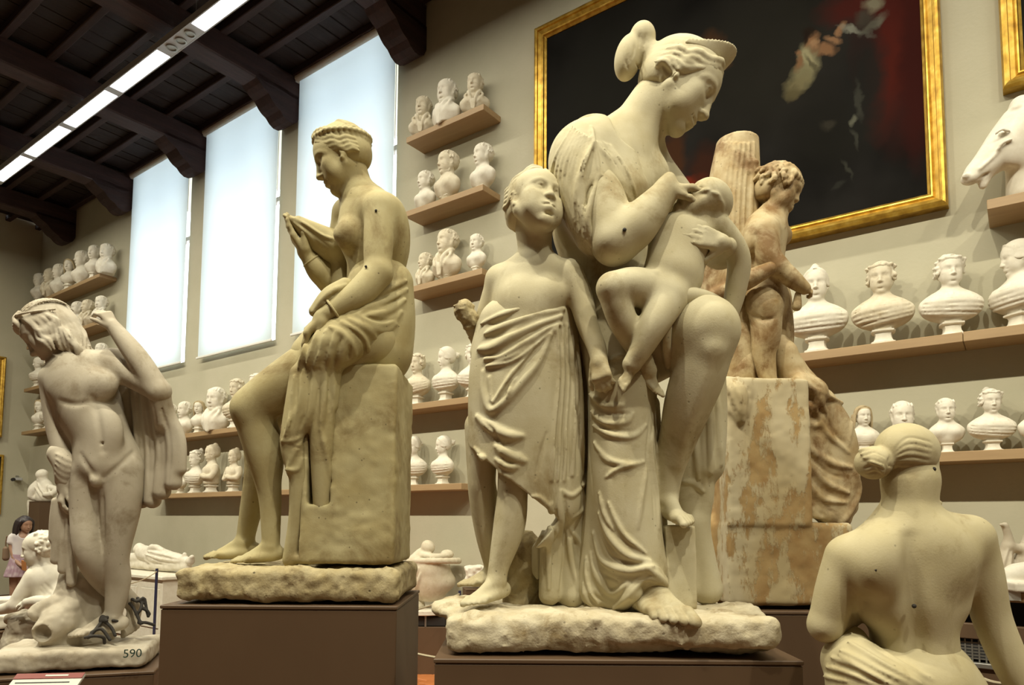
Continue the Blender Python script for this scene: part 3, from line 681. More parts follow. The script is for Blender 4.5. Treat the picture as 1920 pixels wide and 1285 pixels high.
blobs = [bl(1150, 130, 1.0, .9, 0, (.020, .019, .015), .8), bl(1430, 90, .9, 1.0, 0, (.026, .024, .018), .7), bl(1690, 60, .40, 1.1, 0, (.060, .010, .007)), bl(1660, 120, .16, .7, .1, (.085, .014, .009)), bl(1715, 160, .13, .8, 0, (.045, .009, .007)), bl(1600, 15, .34, .18, .3, (.075, .014, .010)), bl(1560, 250, .5, .4, 0, (.016, .015, .012), .7),
    bl(1330, 95, .18, .22, 0, (.10, .045, .018)), bl(1320, 120, .10, .12, .5, (.14, .07, .03)), bl(1262, 300, .17, .40, 0, (.07, .028, .012)), bl(1232, 258, .08, .18, .4, (.30, .14, .03)), bl(1305, 340, .17, .09, .1, (.34, .035, .012)), bl(1320, 318, .19, .3, 0, (.05, .018, .01)), bl(1355, 115, .12, .1, .4, (.11, .05, .02)),
    bl(1516, 108, .10, .17, -.3, CRM), bl(1508, 138, .13, .14, -.5, (.26, .235, .13)), bl(1494, 160, .14, .10, -.7, (.22, .19, .10)), bl(1488, 176, .08, .07, 0, (.12, .10, .05)), bl(1524, 122, .03, .14, -.4, (.12, .105, .06)),
    bl(1523, 76, .075, .085, .2, SK), bl(1530, 80, .04, .05, 0, (.40, .24, .13)), bl(1516, 60, .085, .055, .3, (.022, .014, .009)), bl(1512, 74, .04, .08, 0, (.02, .012, .008)), bl(1547, 92, .12, .05, .55, SK), bl(1563, 76, .10, .04, .7, (.34, .19, .10)), bl(1576, 56, .035, .07, .2, (.34, .19, .10)), bl(1498, 118, .045, .09, .3, (.26, .14, .07)), bl(1497, 98, .03, .05, -.4, SK),
    bl(1606, 58, .20, .028, .62, (.26, .26, .21)), bl(1637, 48, .13, .05, -.6, (.18, .17, .13)), bl(1622, 36, .10, .10, .2, (.07, .06, .045)), bl(1640, 6, .10, .08, .4, (.24, .22, .15)), bl(1625, 150, .17, .6, .05, (.017, .017, .015)), bl(1612, 190, .03, .22, -.1, (.06, .06, .048), .7), bl(1604, 222, .035, .06, 0, (.16, .16, .12), .8), bl(1602, 262, .025, .13, -.12, (.05, .05, .04), .9), bl(1588, 318, .02, .12, -.3, (.045, .045, .036), .9), bl(1572, 350, .06, .03, -.5, (.03, .03, .025), .9), bl(1556, 236, .08, .05, .3, (.045, .04, .03), .8)]
cm = canvas('dark_oil_canvas', (.0055, .005, .0045), blobs, x1-x0, z1-z0)
framed('framed_painting', x0, x1, z0, z1, 'huge dark oil painting in a wide gilt frame behind the mother statue', cm)
q = at_y(1880, 165, YP); cm2 = canvas('second_canvas', (.010, .010, .008), [(-.6, .2, .5, .8, 0, (.03, .025, .02), .6)], 3, 3)
framed('framed_painting', q[0], q[0]+2.4, q[2], q[2]+2.0, 'gilt-framed dark painting cut by the upper right corner above the horse head', cm2)
# end wall: gilt frame at the left border, and a dark panel lower down
cm3 = canvas('third_canvas', (.25, .16, .05), [(0, 0, 1, 1, 0, (.35, .22, .08), .7)], 3, 3)
def end_wall(px, py): q = at_x(px, py, XE+.1); return q
a, b = end_wall(13, 670), end_wall(3, 820)
framed('framed_painting', a[1]-1.6, a[1], b[2], a[2], 'gilt-framed painting cut by the left border on the far end wall', cm3, on='end')
a, b = end_wall(10, 853), end_wall(10, 965)
cm4 = canvas('fourth_canvas', (.012, .010, .008), [], 2, 2)
framed('dark_panel', a[1]-1.3, a[1], b[2], a[2], 'dark framed panel low on the far end wall above the visitor', cm4, on='end', fw=.05, dep=.05)

# ------------------------------------------------------------------ plaster materials
M['plaster_mother'] = stone('plaster_cream', (.555, .505, .345), (.46, .40, .24), (.30, .23, .11), 3.6, .78, .25, .55, 200, .52)
M['plaster_seated'] = stone('plaster_yellowed', (.44, .385, .21), (.35, .285, .13), (.21, .15, .055), 3.6, .78, .3, .7, 200, .51)
M['plaster_faun'] = stone('plaster_greyed', (.50, .45, .355), (.41, .355, .265), (.27, .215, .14), 3.8, .78, .25, .5, 200, .53)
M['plaster_boy'] = stone('plaster_browned', (.52, .43, .26), (.36, .25, .11), (.20, .11, .035), 6.0, .7, .3, .5, 200, .47)
M['plaster_nude'] = stone('plaster_olive', (.50, .44, .275), (.43, .365, .20), (.26, .19, .085), 3.4, .78, .22, .4, 200, .52)
M['plaster_white'] = stone('plaster_white', (.74, .70, .60), (.66, .61, .50), (.50, .43, .31), 9.0, .75, .2, .25, 200, .62)
M['stone_slab'] = stone('rough_slab', (.56, .50, .36), (.46, .39, .25), (.27, .20, .10), 9.0, .88, .8, .8, 130, .52)
M['stone_slab_dark'] = stone('rough_slab_yellow', (.46, .39, .23), (.36, .285, .14), (.15, .10, .04), 10.0, .88, .9, .9, 130, .52)
M['mark'] = mat('pointing_mark', (.03, .025, .02), .8)

def marks(S_D0, pts, parent, r=3.2):
    """dark pointing-up marks: shallow studs set in the plaster, (px, py, depth offset px)"""
    for (x, y, z) in pts:
        c = at_d(x, y, S_D0*(1+z/F_PX)); rr = r*S_D0/F_PX
        c = c+ray(x, y)*rr*.9; MB().lathe([(rr*.3, -rr*.9), (rr*.8, -rr*.6), (rr, 0), (rr*.8, rr*.6), (rr*.3, rr*.9)], c-np.array(parent.location), 8).build('pointing_mark', M['mark'], parent, smooth=True)
def ground_point(D0, px, py, z): q = at_d(px, py, D0*(1+z/F_PX)); return q

# ------------------------------------------------------------------ mother with two children
D_M = 2.45
root = empty('charity_group', at_d(1145, 1200, D_M))
tag(root, 'plaster group of a standing mother nursing an infant, girl at her side, on rough slab', 'statue')
CHAR = root
mm = M['plaster_mother']
# --- mother: the body, one continuous surface
S = Sculpt(D_M, 3.2); S.fine(0, 225, 395, 2.0).fine(1, -840, -610, 1.9)
hd = Head(S, (1276, 165, -8), (.80, .54, -.22), (.56, -.83, .05), 172)
hd.face(jaw=.95); hd.ear(-1)
S.limb([(1222, 190, 2), (1190, 240, 6), (1160, 300, 8)], [40, 44, 62], 22)                      # neck
S.limb([(1247, 195, -4), (1222, 228, -6), (1196, 275, -18)], [24, 22, 18], 16)
S.limb([(1165, 262, 6), (1105, 276, -24)], [34, 30], 30)                                          # shoulder slope
S.limb([(1160, 275, 15), (1218, 292, 40)], [42, 32], 30)
S.ell((1168, 350, 15), (66, 90, 70), None, 30)                                                    # chest
S.ell((1222, 338, 8), (34, 44, 38), None, 22); S.ell((1186, 352, -30), (36, 42, 36), None, 22)    # breasts
S.limb([(1155, 420, 20), (1160, 520, 20), (1180, 600, 15)], [64, 58, 85], 30)
S.limb([(1098, 295, -34), (1130, 385, -84), (1152, 455, -112)], [36, 46, 42], 14)                 # right upper arm
S.limb([(1152, 455, -112), (1192, 425, -118), (1238, 372, -112), (1250, 358, -110)], [40, 40, 27, 24], 12)
hand(S, S.P((1249, 357, -110)), (.86, -.10, .10), (.15, .93, .32), 92, (.35, .55, .35), side=-1, thumb=(.35, .45), k=5)
S.limb([(1246, 352, -112), (1254, 336, -112)], [17, 13], 8)
S.limb([(1230, 320, 50), (1340, 466, 20), (1364, 462, -96)], [34, 32, 17], 12)                     # left arm round the back
hand(S, S.P((1360, 458, -112)), (-.93, -.22, -.22), (-.18, .10, .97), 92, (.10, .18, .15), side=1, spread=.05, thumb=(.9, .4), k=3)
S.limb([(1195, 640, 20), (1262, 632, -50), (1316, 616, -106)], [82, 64, 51], 20)                  # left thigh
S.ell((1328, 612, -112), (46, 48, 42), None, 26); S.ell((1336, 602, -146), (24, 26, 17), None, 10); S.ell((1338, 648, -150), (13, 15, 10), None, 12)
S.limb([(1328, 626, -112), (1310, 700, -98), (1289, 762, -78), (1271, 825, -56), (1256, 885, -42), (1250, 930, -36)], [52, 50, 44, 34, 25, 22], 26)
S.curve([(1338, 655, -150), (1316, 730, -132), (1290, 800, -102), (1268, 870, -66)], [8, 8, 7, 5], 16, n=14)
foot(S, S.P((1250, 935, -36)), (.30, .15, -.92), UPC, 124, 5, side=-1)
S.limb([(1165, 640, -20), (1170, 850, -40), (1200, 1060, -62)], [70, 58, 36], 12)                 # standing leg under the cloth
foot(S, S.P((1205, 1085, -70)), (.30, .06, -.95), UPC, 190, 7, side=1)
FIG = S.part('mother_figure', mm, root)
# --- hair with bun
S = Sculpt(D_M, 1.8)
hh = Head(S, (1276, 165, -8), (.80, .54, -.22), (.56, -.83, .05), 172)
hh.ell((0, .165, -.075), (.350, .365, .435), .02)
hh.ell((0, .00, -.16), (.345, .30, .33), .06)
hh.ell((0, -.12, .34), (.5, .36, .30), .05, True); hh.ell((0, -.38, .0), (.5, .21, .5), .05, True)
for x in (-1, 1):
    for k_, (dy, dz, r_) in enumerate(((0, 0, .045), (-.07, -.02, .045), (.075, .0, .045), (-.13, -.06, .04))):
        hh.lock([(.03*x, .33+dy*.6, .27+dz), (.17*x, .27+dy*.9, .25+dz), (.26*x, .165+dy, .16+dz), (.315*x, .14+dy, .05+dz), (.335*x, .06+dy, -.04+dz), (.34*x, .07+dy, -.13+dz), (.32*x, .02+dy, -.24)], [r_*.7, r_, r_*.8, r_, r_*.8, r_, r_*.6], .018)
    hh.lock([(.315*x, -.0, .0), (.335*x, -.08, -.02), (.325*x, -.14, -.03)], [.03, .03, .015], .015)
S.ell((1178, 108, 0), (25, 44, 26), frame((0, 0, 1), (.22, -.97, 0)), 5); S.ell((1205, 70, 0), (24, 28, 26), None, 6); S.limb([(1210, 95, 0), (1225, 112, 0)], [22, 26], 8)
Z = zmap(1140, 30, 4.942)
for pts in (((430, 420), (540, 420), (600, 520), (700, 560), (790, 540), (850, 600)), ((590, 400), (650, 490), (760, 520), (830, 500), (930, 540), (1000, 560)), ((500, 480), (560, 570), (660, 610), (780, 600), (880, 630)), ((640, 400), (700, 470), (820, 480), (1000, 490)), ((500, 560), (510, 640), (540, 700))): S.fold(Z(pts), 4.2, 3, 22, .35)
for pts in (((470, 450), (560, 500), (640, 590), (760, 575), (860, 610)), ((560, 410), (620, 500), (720, 540), (810, 520)), ((540, 600), (640, 640), (760, 625)), ((250, 430), (300, 520), (330, 640)), ((330, 340), (310, 430), (350, 560)), ((140, 330), (160, 420), (190, 500)), ((190, 250), (190, 360), (170, 460)), ((240, 250), (240, 330), (200, 430)), ((300, 130), (290, 200), (290, 290)), ((360, 130), (340, 230), (330, 300)), ((420, 330), (560, 305), (720, 330)), ((440, 280), (600, 250), (780, 280)), ((470, 230), (620, 190), (790, 220)), ((520, 180), (640, 140), (780, 170)), ((430, 380), (560, 350), (700, 380))): S.groove(Z(pts), 1.7, 1.6, 20)
S.part('mother_hair', mm, FIG)
S = Sculpt(D_M, 1.8)
hh = Head(S, (1276, 165, -8), (.80, .54, -.22), (.56, -.83, .05), 172)
for t in np.linspace(-1.35, 1.35, 37):
    B = np.array((.345*math.sin(t), .20+.20*math.cos(t), -.21+.45*math.cos(t))); l = .03+.21*max(0, math.cos(t))**2.2
    Tt = B+l*np.array((.25*math.sin(t), .93, .20*math.cos(t))); hh.cone(B, Tt, .022, .011, .03)
S.part('diadem', mm, FIG)
# --- dress
S = Sculpt(D_M, 2.2)
S.limb([(1112, 268, -20), (1088, 304, -46), (1108, 390, -72), (1118, 438, -86)], [48, 60, 53, 42], 26)   # sleeve
S.ell((1120, 340, 10), (88, 112, 66), None, 26); S.limb([(1136, 292, -16), (1163, 362, -36)], [56, 54], 22)
S.limb([(1120, 430, 20), (1140, 530, 22), (1150, 620, 20)], [84, 72, 80], 30)
S.limb([(1140, 378, -112), (1178, 468, -132)], [42, 50], 10, sub=True)                              # sleeve opening
S.ell((1238, 300, 20), (64, 110, 90), None, 10, sub=True); S.limb([(1165, 225, 0), (1178, 250, -40)], [40, 36], 12, sub=True)
def fan(S, f, n, r, groove=False, k=2.2, lift=.6):
    for i in range(n):
        t = (i+.5)/n if groove else i/(n-1); pts = f(t)
        (S.groove(pts, r, 2.0, 22) if groove else S.fold(pts, r, k, 22, lift))
fam = (lambda t: [(1074+36*t, 236+24*t), (1040+58*t, 300+4*t), (1036+58*t, 350+10*t), (1064+36*t, 425+28*t)],
       lambda t: [(1113, 266), (1098-6*t, 300+14*t), (1080+10*t, 350+16*t), (1076+20*t, 420+30*t)],
       lambda t: [(1123, 330), (1104+8*t, 362+6*t), (1092+12*t, 405+6*t), (1096+12*t, 446+12*t)],
       lambda t: [(1114+32*t, 264+8*t), (1140+30*t, 305+6*t), (1162+24*t, 350-2*t), (1180+16*t, 394-6*t)],
       lambda t: [(1126, 330-2*t), (1146+4*t, 352-6*t), (1168+8*t, 376-8*t), (1184+8*t, 396-6*t)])
for f_, n_f, r_f in zip(fam, (9, 3, 4, 6, 3), (3.6, 3.6, 3.2, 3.6, 3.2)): fan(S, f_, n_f, r_f)
for f_, n_f, r_f in zip(fam, (8, 2, 3, 5, 2), (2.4, 2.0, 1.9, 2.4, 1.9)): fan(S, f_, n_f, r_f, True)
S.fold([(1109, 236), (1113, 264), (1124, 326)], 4, 2, 16, .7); S.ell((1113, 264, -74), (6, 5, 8), None, 3); S.ell((1124, 328, -104), (6, 5, 8), None, 3)
S.curve([(1124, 330, -108), (1110, 368, -124), (1103, 415, -126), (1110, 460, -112)], [3.5, 5, 5, 5], 4, n=16); S.curve([(1124, 330, -108), (1148, 358, -100), (1174, 388, -94), (1196, 396, -84)], [3.5, 5, 5, 4], 4, n=16); S.fold([(1180, 402), (1190, 398), (1198, 380)], 4, 3, 10, .5)
# lower dress on the standing leg
S.limb([(1150, 600, -10), (1162, 720, -52), (1164, 800, -56), (1172, 950, -60), (1190, 1065, -66)], [74, 60, 58, 62, 60], 26)
S.limb([(1150, 720, -20), (1140, 900, -25), (1128, 1100, -30)], [44, 40, 46], 20); S.limb([(1215, 760, -25), (1226, 900, -28), (1232, 1060, -35)], [22, 20, 24], 14)
S.limb([(1125, 1112, -40), (1160, 1128, -70), (1188, 1112, -110)], [24, 20, 16], 12); S.limb([(1225, 1085, -110), (1244, 1120, -80), (1246, 1125, -40)], [18, 13, 14], 12)
S.limb([(1105, 600, 10), (1092, 760, 10), (1095, 900, 8), (1100, 1110, 5)], [36, 26, 22, 34], 12)
S.limb([(1190, 1080, -105), (1215, 1068, -122), (1240, 1090, -112)], [15, 15, 13], 6)
# cloth over the thigh and hanging behind the raised leg
S.limb([(1190, 640, 26), (1236, 628, -26)], [90, 80], 10); S.curve([(1300, 556, -118), (1268, 560, -122), (1255, 590, -124), (1250, 640, -116), (1254, 684, -84)], 8, 4, n=16)
S.limb([(1180, 585, -45), (1230, 566, -104), (1285, 556, -118), (1330, 562, -96), (1362, 580, -50)], [36, 36, 20, 14, 12], 10)
S.limb([(1318, 600, 5), (1322, 760, 30), (1318, 870, 30)], [34, 40, 40], 14); S.limb([(1290, 740, 28), (1288, 880, 30), (1292, 1000, 34), (1290, 1100, 34)], [24, 30, 24, 26], 14)
S.limb([(1345, 720, 20), (1344, 872, 20)], [10, 9], 6); S.limb([(1325, 700, -5), (1322, 880, -2)], [9, 9], 6); S.limb([(1310, 880, 24), (1318, 930, 24), (1308, 1000, 30)], [30, 20, 18], 8)
S.limb([(1302, 980, 30), (1318, 1060, 32), (1325, 1105, 32)], [26, 26, 30], 10)
S.limb([(1290, 555, -60), (1330, 580, 0), (1336, 640, 10)], [16, 20, 20], 10)
K6 = zmap(1080, 660, 3.779)
for pts, r in ((((90, 300), (200, 380), (330, 380)), 5), (((100, 420), (200, 500), (350, 500), (400, 440)), 5), (((110, 520), (250, 590), (400, 600), (500, 520)), 4.5), (((120, 640), (220, 760), (380, 800), (480, 780)), 4.5), (((400, 800), (300, 830), (210, 890)), 3.5), (((550, 430), (530, 700), (570, 1000), (585, 1250)), 5), (((505, 800), (470, 1000), (440, 1250)), 4), (((160, 1000), (200, 1150), (260, 1260)), 4), (((940, 300), (955, 600), (960, 860)), 7), (((1000, 260), (1010, 560), (1030, 800)), 7), (((770, 560), (740, 640)), 4), (((830, 520), (850, 700), (870, 900)), 5), (((760, 920), (830, 930), (900, 990)), 5), (((240, 60), (290, 40), (330, 20)), 4)): S.fold(K6(pts), r, 5, 20, .5)
for pts, r in ((((100, 350), (220, 430), (380, 440)), 2.8), (((110, 470), (230, 550), (420, 560)), 2.5), (((130, 700), (260, 790)), 2), (((520, 480), (505, 760), (545, 1000), (560, 1250)), 2.4), (((975, 300), (985, 600), (995, 820)), 3.5), (((905, 320), (915, 600), (925, 860)), 3), (((800, 560), (810, 760), (820, 900)), 3), (((80, 300), (90, 700), (120, 1000)), 3)): S.groove(K6(pts), r, 3, 20)
Zb = zmap(820, 680, 2.123)
for pts, r in ((((640, 600), (690, 700), (760, 770), (850, 790)), 6), (((620, 680), (660, 790), (760, 830), (860, 810)), 6), (((610, 760), (640, 860), (700, 920), (760, 880)), 6), (((580, 880), (600, 950), (660, 980)), 6), (((680, 560), (740, 680), (830, 760)), 4), (((700, 985), (760, 930), (820, 860), (880, 870), (920, 920)), 6), (((840, 820), (890, 860), (920, 900)), 5), (((590, 780), (600, 880), (640, 960)), 5)): S.fold(Zb(pts), r, 6, 20, .5)
for pts, r in ((((630, 640), (680, 760), (780, 800), (860, 800)), 3), (((600, 740), (640, 830), (720, 870)), 3), (((600, 820), (620, 920), (680, 960)), 3), (((720, 960), (780, 890), (850, 845)), 3)): S.groove(Zb(pts), r, 3, 20)
S.part('mother_dress', mm, FIG)
# --- infant
S = Sculpt(D_M, 2.0)
S.ell((1278, 456, -82), (58, 54, 46), None, 14); S.ell((1262, 515, -92), (52, 58, 48), None, 22); S.ell((1246, 560, -96), (46, 40, 44), None, 18)
S.ell((1270, 425, -84), (26, 20, 30), None, 16); S.ell((1310, 432, -84), (26, 20, 30), None, 16)
S.limb([(1228, 548, -105), (1185, 538, -128), (1150, 540, -138)], [40, 36, 29], 14); S.limb([(1148, 542, -138), (1168, 602, -128), (1196, 655, -104), (1214, 692, -92)], [29, 27, 21, 16], 9)
foot(S, S.P((1216, 696, -92)), (.62, .75, -.25), (.55, -.62, -.55), 66, 3, side=1, r_ankle=.22)
S.limb([(1250, 560, -118), (1228, 605, -142), (1205, 650, -140), (1186, 682, -132)], [38, 29, 22, 18], 12)
foot(S, S.P((1184, 684, -132)), (-.55, .75, -.35), (-.5, -.2, -.85), 62, 3, side=1, r_ankle=.24)
S.ell((1227, 517, -132), (9, 9, 9), None, 4)
ch = Head(S, (1318, 382, -92), (-.48, -.52, -.71), (.84, -.50, -.10), 98); ch.face(child=1.0); ch.ear(-1)
ch.ell((0, .16, -.1), (.345, .36, .41), .03)
S.limb([(1305, 405, -78), (1296, 425, -78)], [22, 26], 10)
S.limb([(1328, 412, -92), (1352, 430, -88), (1384, 482, -70), (1380, 540, -55), (1366, 600, -46), (1362, 618, -44)], [20, 23, 22, 20, 15, 13], 8)
hand(S, S.P((1362, 614, -44)), (-.12, .97, .1), (-.7, 0, .7), 46, (.35, .4, .3), k=3)
for x0, y0, x1, y1 in ((1300, 366, 1330, 356), (1335, 360, 1352, 378), (1345, 372, 1356, 395)): S.fold([(x0, y0), ((x0+x1)/2+3, (y0+y1)/2-3), (x1, y1)], 3.0, 2.5, 10, .3)
S.part('infant_figure', mm, root)
# --- girl
S = Sculpt(D_M, 2.8); S.fine(0, -20, 105, 1.9).fine(1, -560, -425, 1.8)
gh = Head(S, (1004, 385, -66), (.50, -.30, -.80), (.0, -.94, .34), 134); gh.face(child=.9); gh.ear(-1); gh.ear(1)
S.limb([(1000, 415, -45), (1003, 470, -40), (1004, 505, -40)], [36, 32, 38], 12)
S.limb([(1004, 500, -40), (1062, 514, -56)], [26, 27], 18); S.limb([(1004, 500, -40), (940, 524, -22)], [26, 27], 18)
S.ell((1000, 550, -40), (72, 68, 46), None, 20); S.ell((978, 553, -72), (30, 27, 18), None, 14); S.ell((1034, 548, -78), (28, 26, 18), None, 14)
S.limb([(992, 590, -38), (985, 660, -38)], [66, 68], 24)
S.limb([(1066, 518, -60), (1088, 560, -70), (1102, 610, -82), (1118, 650, -96), (1124, 676, -104)], [30, 24, 20, 18, 16], 10)
hand(S, S.P((1122, 672, -105)), (.10, .90, -.40), (.45, .15, .85), 84, (.75, .9, .5), side=-1, spread=.05, thumb=(.5, .3), k=4)
S.limb([(938, 528, -20), (915, 600, 0), (905, 640, 10)], [27, 24, 21], 12); S.limb([(905, 640, 10), (890, 616, -4)], [20, 18], 6)
S.groove([(952, 492), (930, 545), (932, 600)], 2.5, 3, 14); S.groove([(960, 496), (950, 560), (956, 606)], 2, 3, 14)
S.limb([(905, 800, -25), (903, 890, -28), (906, 930, -22), (916, 1000, -8), (926, 1068, 6)], [34, 27, 27, 25, 16], 10)
S.limb([(968, 820, -45), (962, 910, -58), (955, 985, -56), (936, 1060, -60), (931, 1088, -62)], [36, 29, 30, 20, 19], 10)
foot(S, S.P((932, 1090, -62)), (-.62, .08, -.76), UPC, 108, 5, side=-1); foot(S, S.P((926, 1070, 8)), (-.9, .05, -.35), UPC, 92, 5, side=-1)
FIG = S.part('girl_figure', mm, root)
S = Sculpt(D_M, 2.2); S.limb([(894, 622, -2), (884, 604, -8), (872, 584, -14)], [18, 19, 20], 5); S.rough(4, 14, 13, 3); S.part('broken_arm_stump', M['stone_slab_dark'], FIG)
S = Sculpt(D_M, 1.7)
g2 = Head(S, (1004, 385, -66), (.50, -.30, -.80), (.0, -.94, .34), 134)
g2.ell((0, .165, -.085), (.345, .352, .42), .02); g2.ell((0, -.02, -.18), (.33, .28, .30), .06); g2.ell((0, -.06, .42), (.46, .50, .34), .14, True); g2.ell((0, -.36, -.02), (.5, .2, .5), .08, True)
wave_hair(g2, ((0, -.06, .032), (-.06, -.08, .032), (.06, -.05, .032), (-.12, -.11, .03), (.12, -.06, .03)), .04); g2.ell((0, .12, -.52), (.14, .14, .13), .04)
for x in (-1, 1):
    for j in range(5): g2.lock([(.02*x, .52-j*.01, .10-j*.06), (.18*x, .46-j*.03, .02-j*.06), (.30*x, .32-j*.04, -.08-j*.05), (.28*x, .2-j*.03, -.3)], [.014, .024, .024, .014], .012)
S.part('girl_hair', mm, FIG)
# skirt: wrapped cloth with a slanting hem and a fall of vertical folds
S = Sculpt(D_M, 1.9)
S.limb([(940, 606, -34), (920, 700, -36), (914, 820, -38), (916, 900, -38)], [42, 40, 36, 34], 26); S.limb([(978, 600, -46), (965, 720, -56), (958, 850, -60), (960, 940, -60)], [52, 50, 44, 40], 26)
S.limb([(1022, 590, -46), (1010, 720, -56), (1008, 880, -58), (1010, 990, -56)], [46, 48, 44, 38], 26); S.limb([(1052, 600, -30), (1054, 760, -34), (1052, 930, -34), (1048, 950, -34)], [32, 38, 38, 34], 22)
S.limb([(1068, 620, -10), (1076, 800, -8), (1076, 960, -4)], [22, 24, 24], 14); S.limb([(1062, 900, -10), (1070, 1030, -8), (1074, 1112, -12)], [28, 26, 32], 14)
S.limb([(1036, 900, -28), (1030, 1040, -28), (1030, 1116, -30)], [20, 18, 20], 10); S.limb([(1004, 940, -16), (1012, 1000, 0), (1010, 1070, 5)], [22, 16, 14], 8)
S.limb([(908, 612, -30), (895, 660, -24)], [14, 14], 8); S.limb([(1078, 960, -6), (1090, 975, -4)], [10, 8], 6)
HEM = np.array([[.783, .622, 0], [-.622, .783, 0], [0, 0, 1.0]])
S.box((918, 947, -40), (112, 60, 150), HEM, 1, 2, sub=True); S.limb([(905, 800, -25), (903, 930, -28)], [27, 30], 6, sub=True); S.limb([(966, 850, -48), (960, 960, -52)], [27, 33], 6, sub=True); S.limb([(1000, 900, -40), (1004, 1000, -40)], [20, 26], 6, sub=True)
K5 = zmap(840, 560, 3.778)
for pts, r in ((((230, 180), (400, 110), (560, 65), (790, 30)), 5), (((260, 250), (450, 180), (640, 110), (820, 75)), 7), (((215, 360), (330, 345), (480, 255), (640, 185), (800, 125)), 9), (((260, 430), (400, 400), (560, 300), (700, 215), (790, 185)), 7), (((270, 480), (400, 450), (520, 395), (640, 300), (750, 225)), 6), (((250, 520), (252, 660), (300, 790), (400, 735), (520, 600), (640, 450), (730, 260)), 6.5), (((290, 560), (312, 740), (390, 640), (470, 520), (600, 380)), 5), (((205, 840), (300, 910), (430, 970), (520, 975)), 8), (((340, 1050), (440, 1110), (540, 1150)), 8), (((340, 1140), (420, 1190), (490, 1195)), 6), (((185, 1060), (290, 1170), (430, 1270)), 4.5), (((420, 700), (450, 620), (480, 540)), 4)): S.fold(K5(pts), r, 6, 24, .5)
for pts, r in ((((240, 215), (420, 145), (600, 90), (800, 55)), 3), (((260, 300), (460, 225), (640, 150), (810, 100)), 3), (((230, 400), (350, 390), (520, 290), (680, 200), (790, 160)), 3.6), (((270, 460), (440, 430), (600, 320), (740, 210)), 3), (((275, 560), (285, 720), (320, 760)), 3), (((340, 740), (430, 600), (560, 440), (700, 270)), 3), (((250, 860), (330, 960), (350, 1050)), 4), (((330, 980), (420, 1060)), 3), (((400, 1150), (470, 1170)), 3), (((700, 950), (650, 1150), (620, 1280)), 4)): S.groove(K5(pts), r, 3, 24)
for pts, r in ((((770, 200), (800, 500), (768, 900), (735, 1285)), 6.5), (((806, 190), (835, 500), (808, 900), (775, 1285)), 5.5), (((840, 190), (868, 520), (846, 900), (820, 1285)), 6), (((876, 230), (902, 600), (892, 900), (880, 1250)), 6.5), (((918, 330), (938, 700), (945, 1000), (955, 1240)), 6)): S.fold(K5(pts), r, 3, 26, .85)
for pts, r in ((((788, 200), (818, 500), (788, 900), (755, 1285)), 5), (((823, 195), (852, 510), (827, 900), (798, 1285)), 5), (((858, 215), (886, 560), (868, 900), (850, 1265)), 5.5), (((898, 280), (921, 650), (919, 950), (918, 1245)), 5)): S.groove(K5(pts), r, 3, 26)
K7 = zmap(860, 840, 3.781)
for pts, r in ((((110, 25), (250, 160), (400, 265), (510, 345)), 4), (((510, 345), (580, 360), (650, 450), (520, 470)), 4), (((520, 480), (600, 580), (540, 700)), 4), (((710, 290), (800, 340), (880, 260), (900, 200)), 4.5), (((880, 280), (885, 420), (800, 500)), 4), (((780, 560), (870, 700), (870, 800)), 4), (((660, 400), (640, 700), (640, 1000)), 5.5), (((720, 310), (720, 600), (700, 1000)), 5.5), (((770, 560), (800, 800), (850, 1000)), 5), (((560, 720), (560, 900), (550, 1010)), 4)): S.fold(K7(pts), r, 4, 22, .5)
for pts, r in ((((690, 330), (680, 650), (665, 1000)), 4), (((750, 350), (770, 540), (790, 640)), 4), (((560, 390), (630, 440)), 4), (((880, 230), (885, 330)), 3.5), (((600, 620), (600, 900)), 4), (((820, 640), (850, 800)), 4)): S.groove(K7(pts), r, 3, 22)
S.part('girl_skirt', mm, FIG)
# --- foot block and slab
S = Sculpt(D_M, 3.0); S.box((1268, 1062, -40), (27, 74, 40), LEVEL, 4); S.rough(1.0, 22, 5); S.part('foot_block', mm, root)
S = Sculpt(D_M, 4.5); S.limb([(1095, 560, 40), (1085, 800, 40), (1075, 1130, 30)], [40, 36, 40], 12); S.limb([(985, 1030, 40), (985, 1130, 36)], [36, 44], 10); S.rough(5, 26, 9, 3); S.part('support_trunk', M['stone_slab_dark'], root)
S = Sculpt(D_M, 3.8); S.box((1122, 1168, 0), (272, 27, 160), LEVEL, 13); S.box((1150, 1166, -60), (262, 25, 112), frame(FWC+.10*RTC, UPC), 16, 10); S.ell((870, 1140, -30), (60, 16, 70), None, 14)
S.rough(4.0, 70, 3, 3).rough(2.6, 13, 7, 3); slab = S.part('base_slab', M['stone_slab'], root)
marks(D_M, [(1171, 431, -158)], root, 3.5)

# ------------------------------------------------------------------ plinths
def low_z(o): return float(o.parent.location.z+min(v.co.z for v in o.data.vertices))
def plinth(name, D0, cx, top_py, zf, x0, x1, depth, rz, label, z_top=None):
    """box standing on the floor; its front top edge runs x0..x1 px at depth offset zf px"""
    q = D0*(1+zf/F_PX); a, b = at_d(x0, top_py, q), at_d(x1, top_py, q); zt = (a[2]+b[2])/2 if z_top is None else z_top
    u = unit((b-a)*np.array((1, 1, 0))); v = np.array((-u[1], u[0], 0)); 
    if v@AX_F < 0: v = -v
    W = np.linalg.norm((b-a)[:2]); c = (a+b)/2+v*depth/2
    ang = math.atan2(u[1], u[0])+rz
    o = empty(name, (c[0], c[1], 0), ang); tag(o, label, 'plinth')
    MB().box((0, 0, zt/2-.0075), (W, depth, zt-.015), bevel=.004).build('body', M['plinth'], o)
    MB().box((0, 0, zt-.007), (W+.006, depth+.006, .014), bevel=.003).build('top_board', M['plinth'], o)
    return o, zt
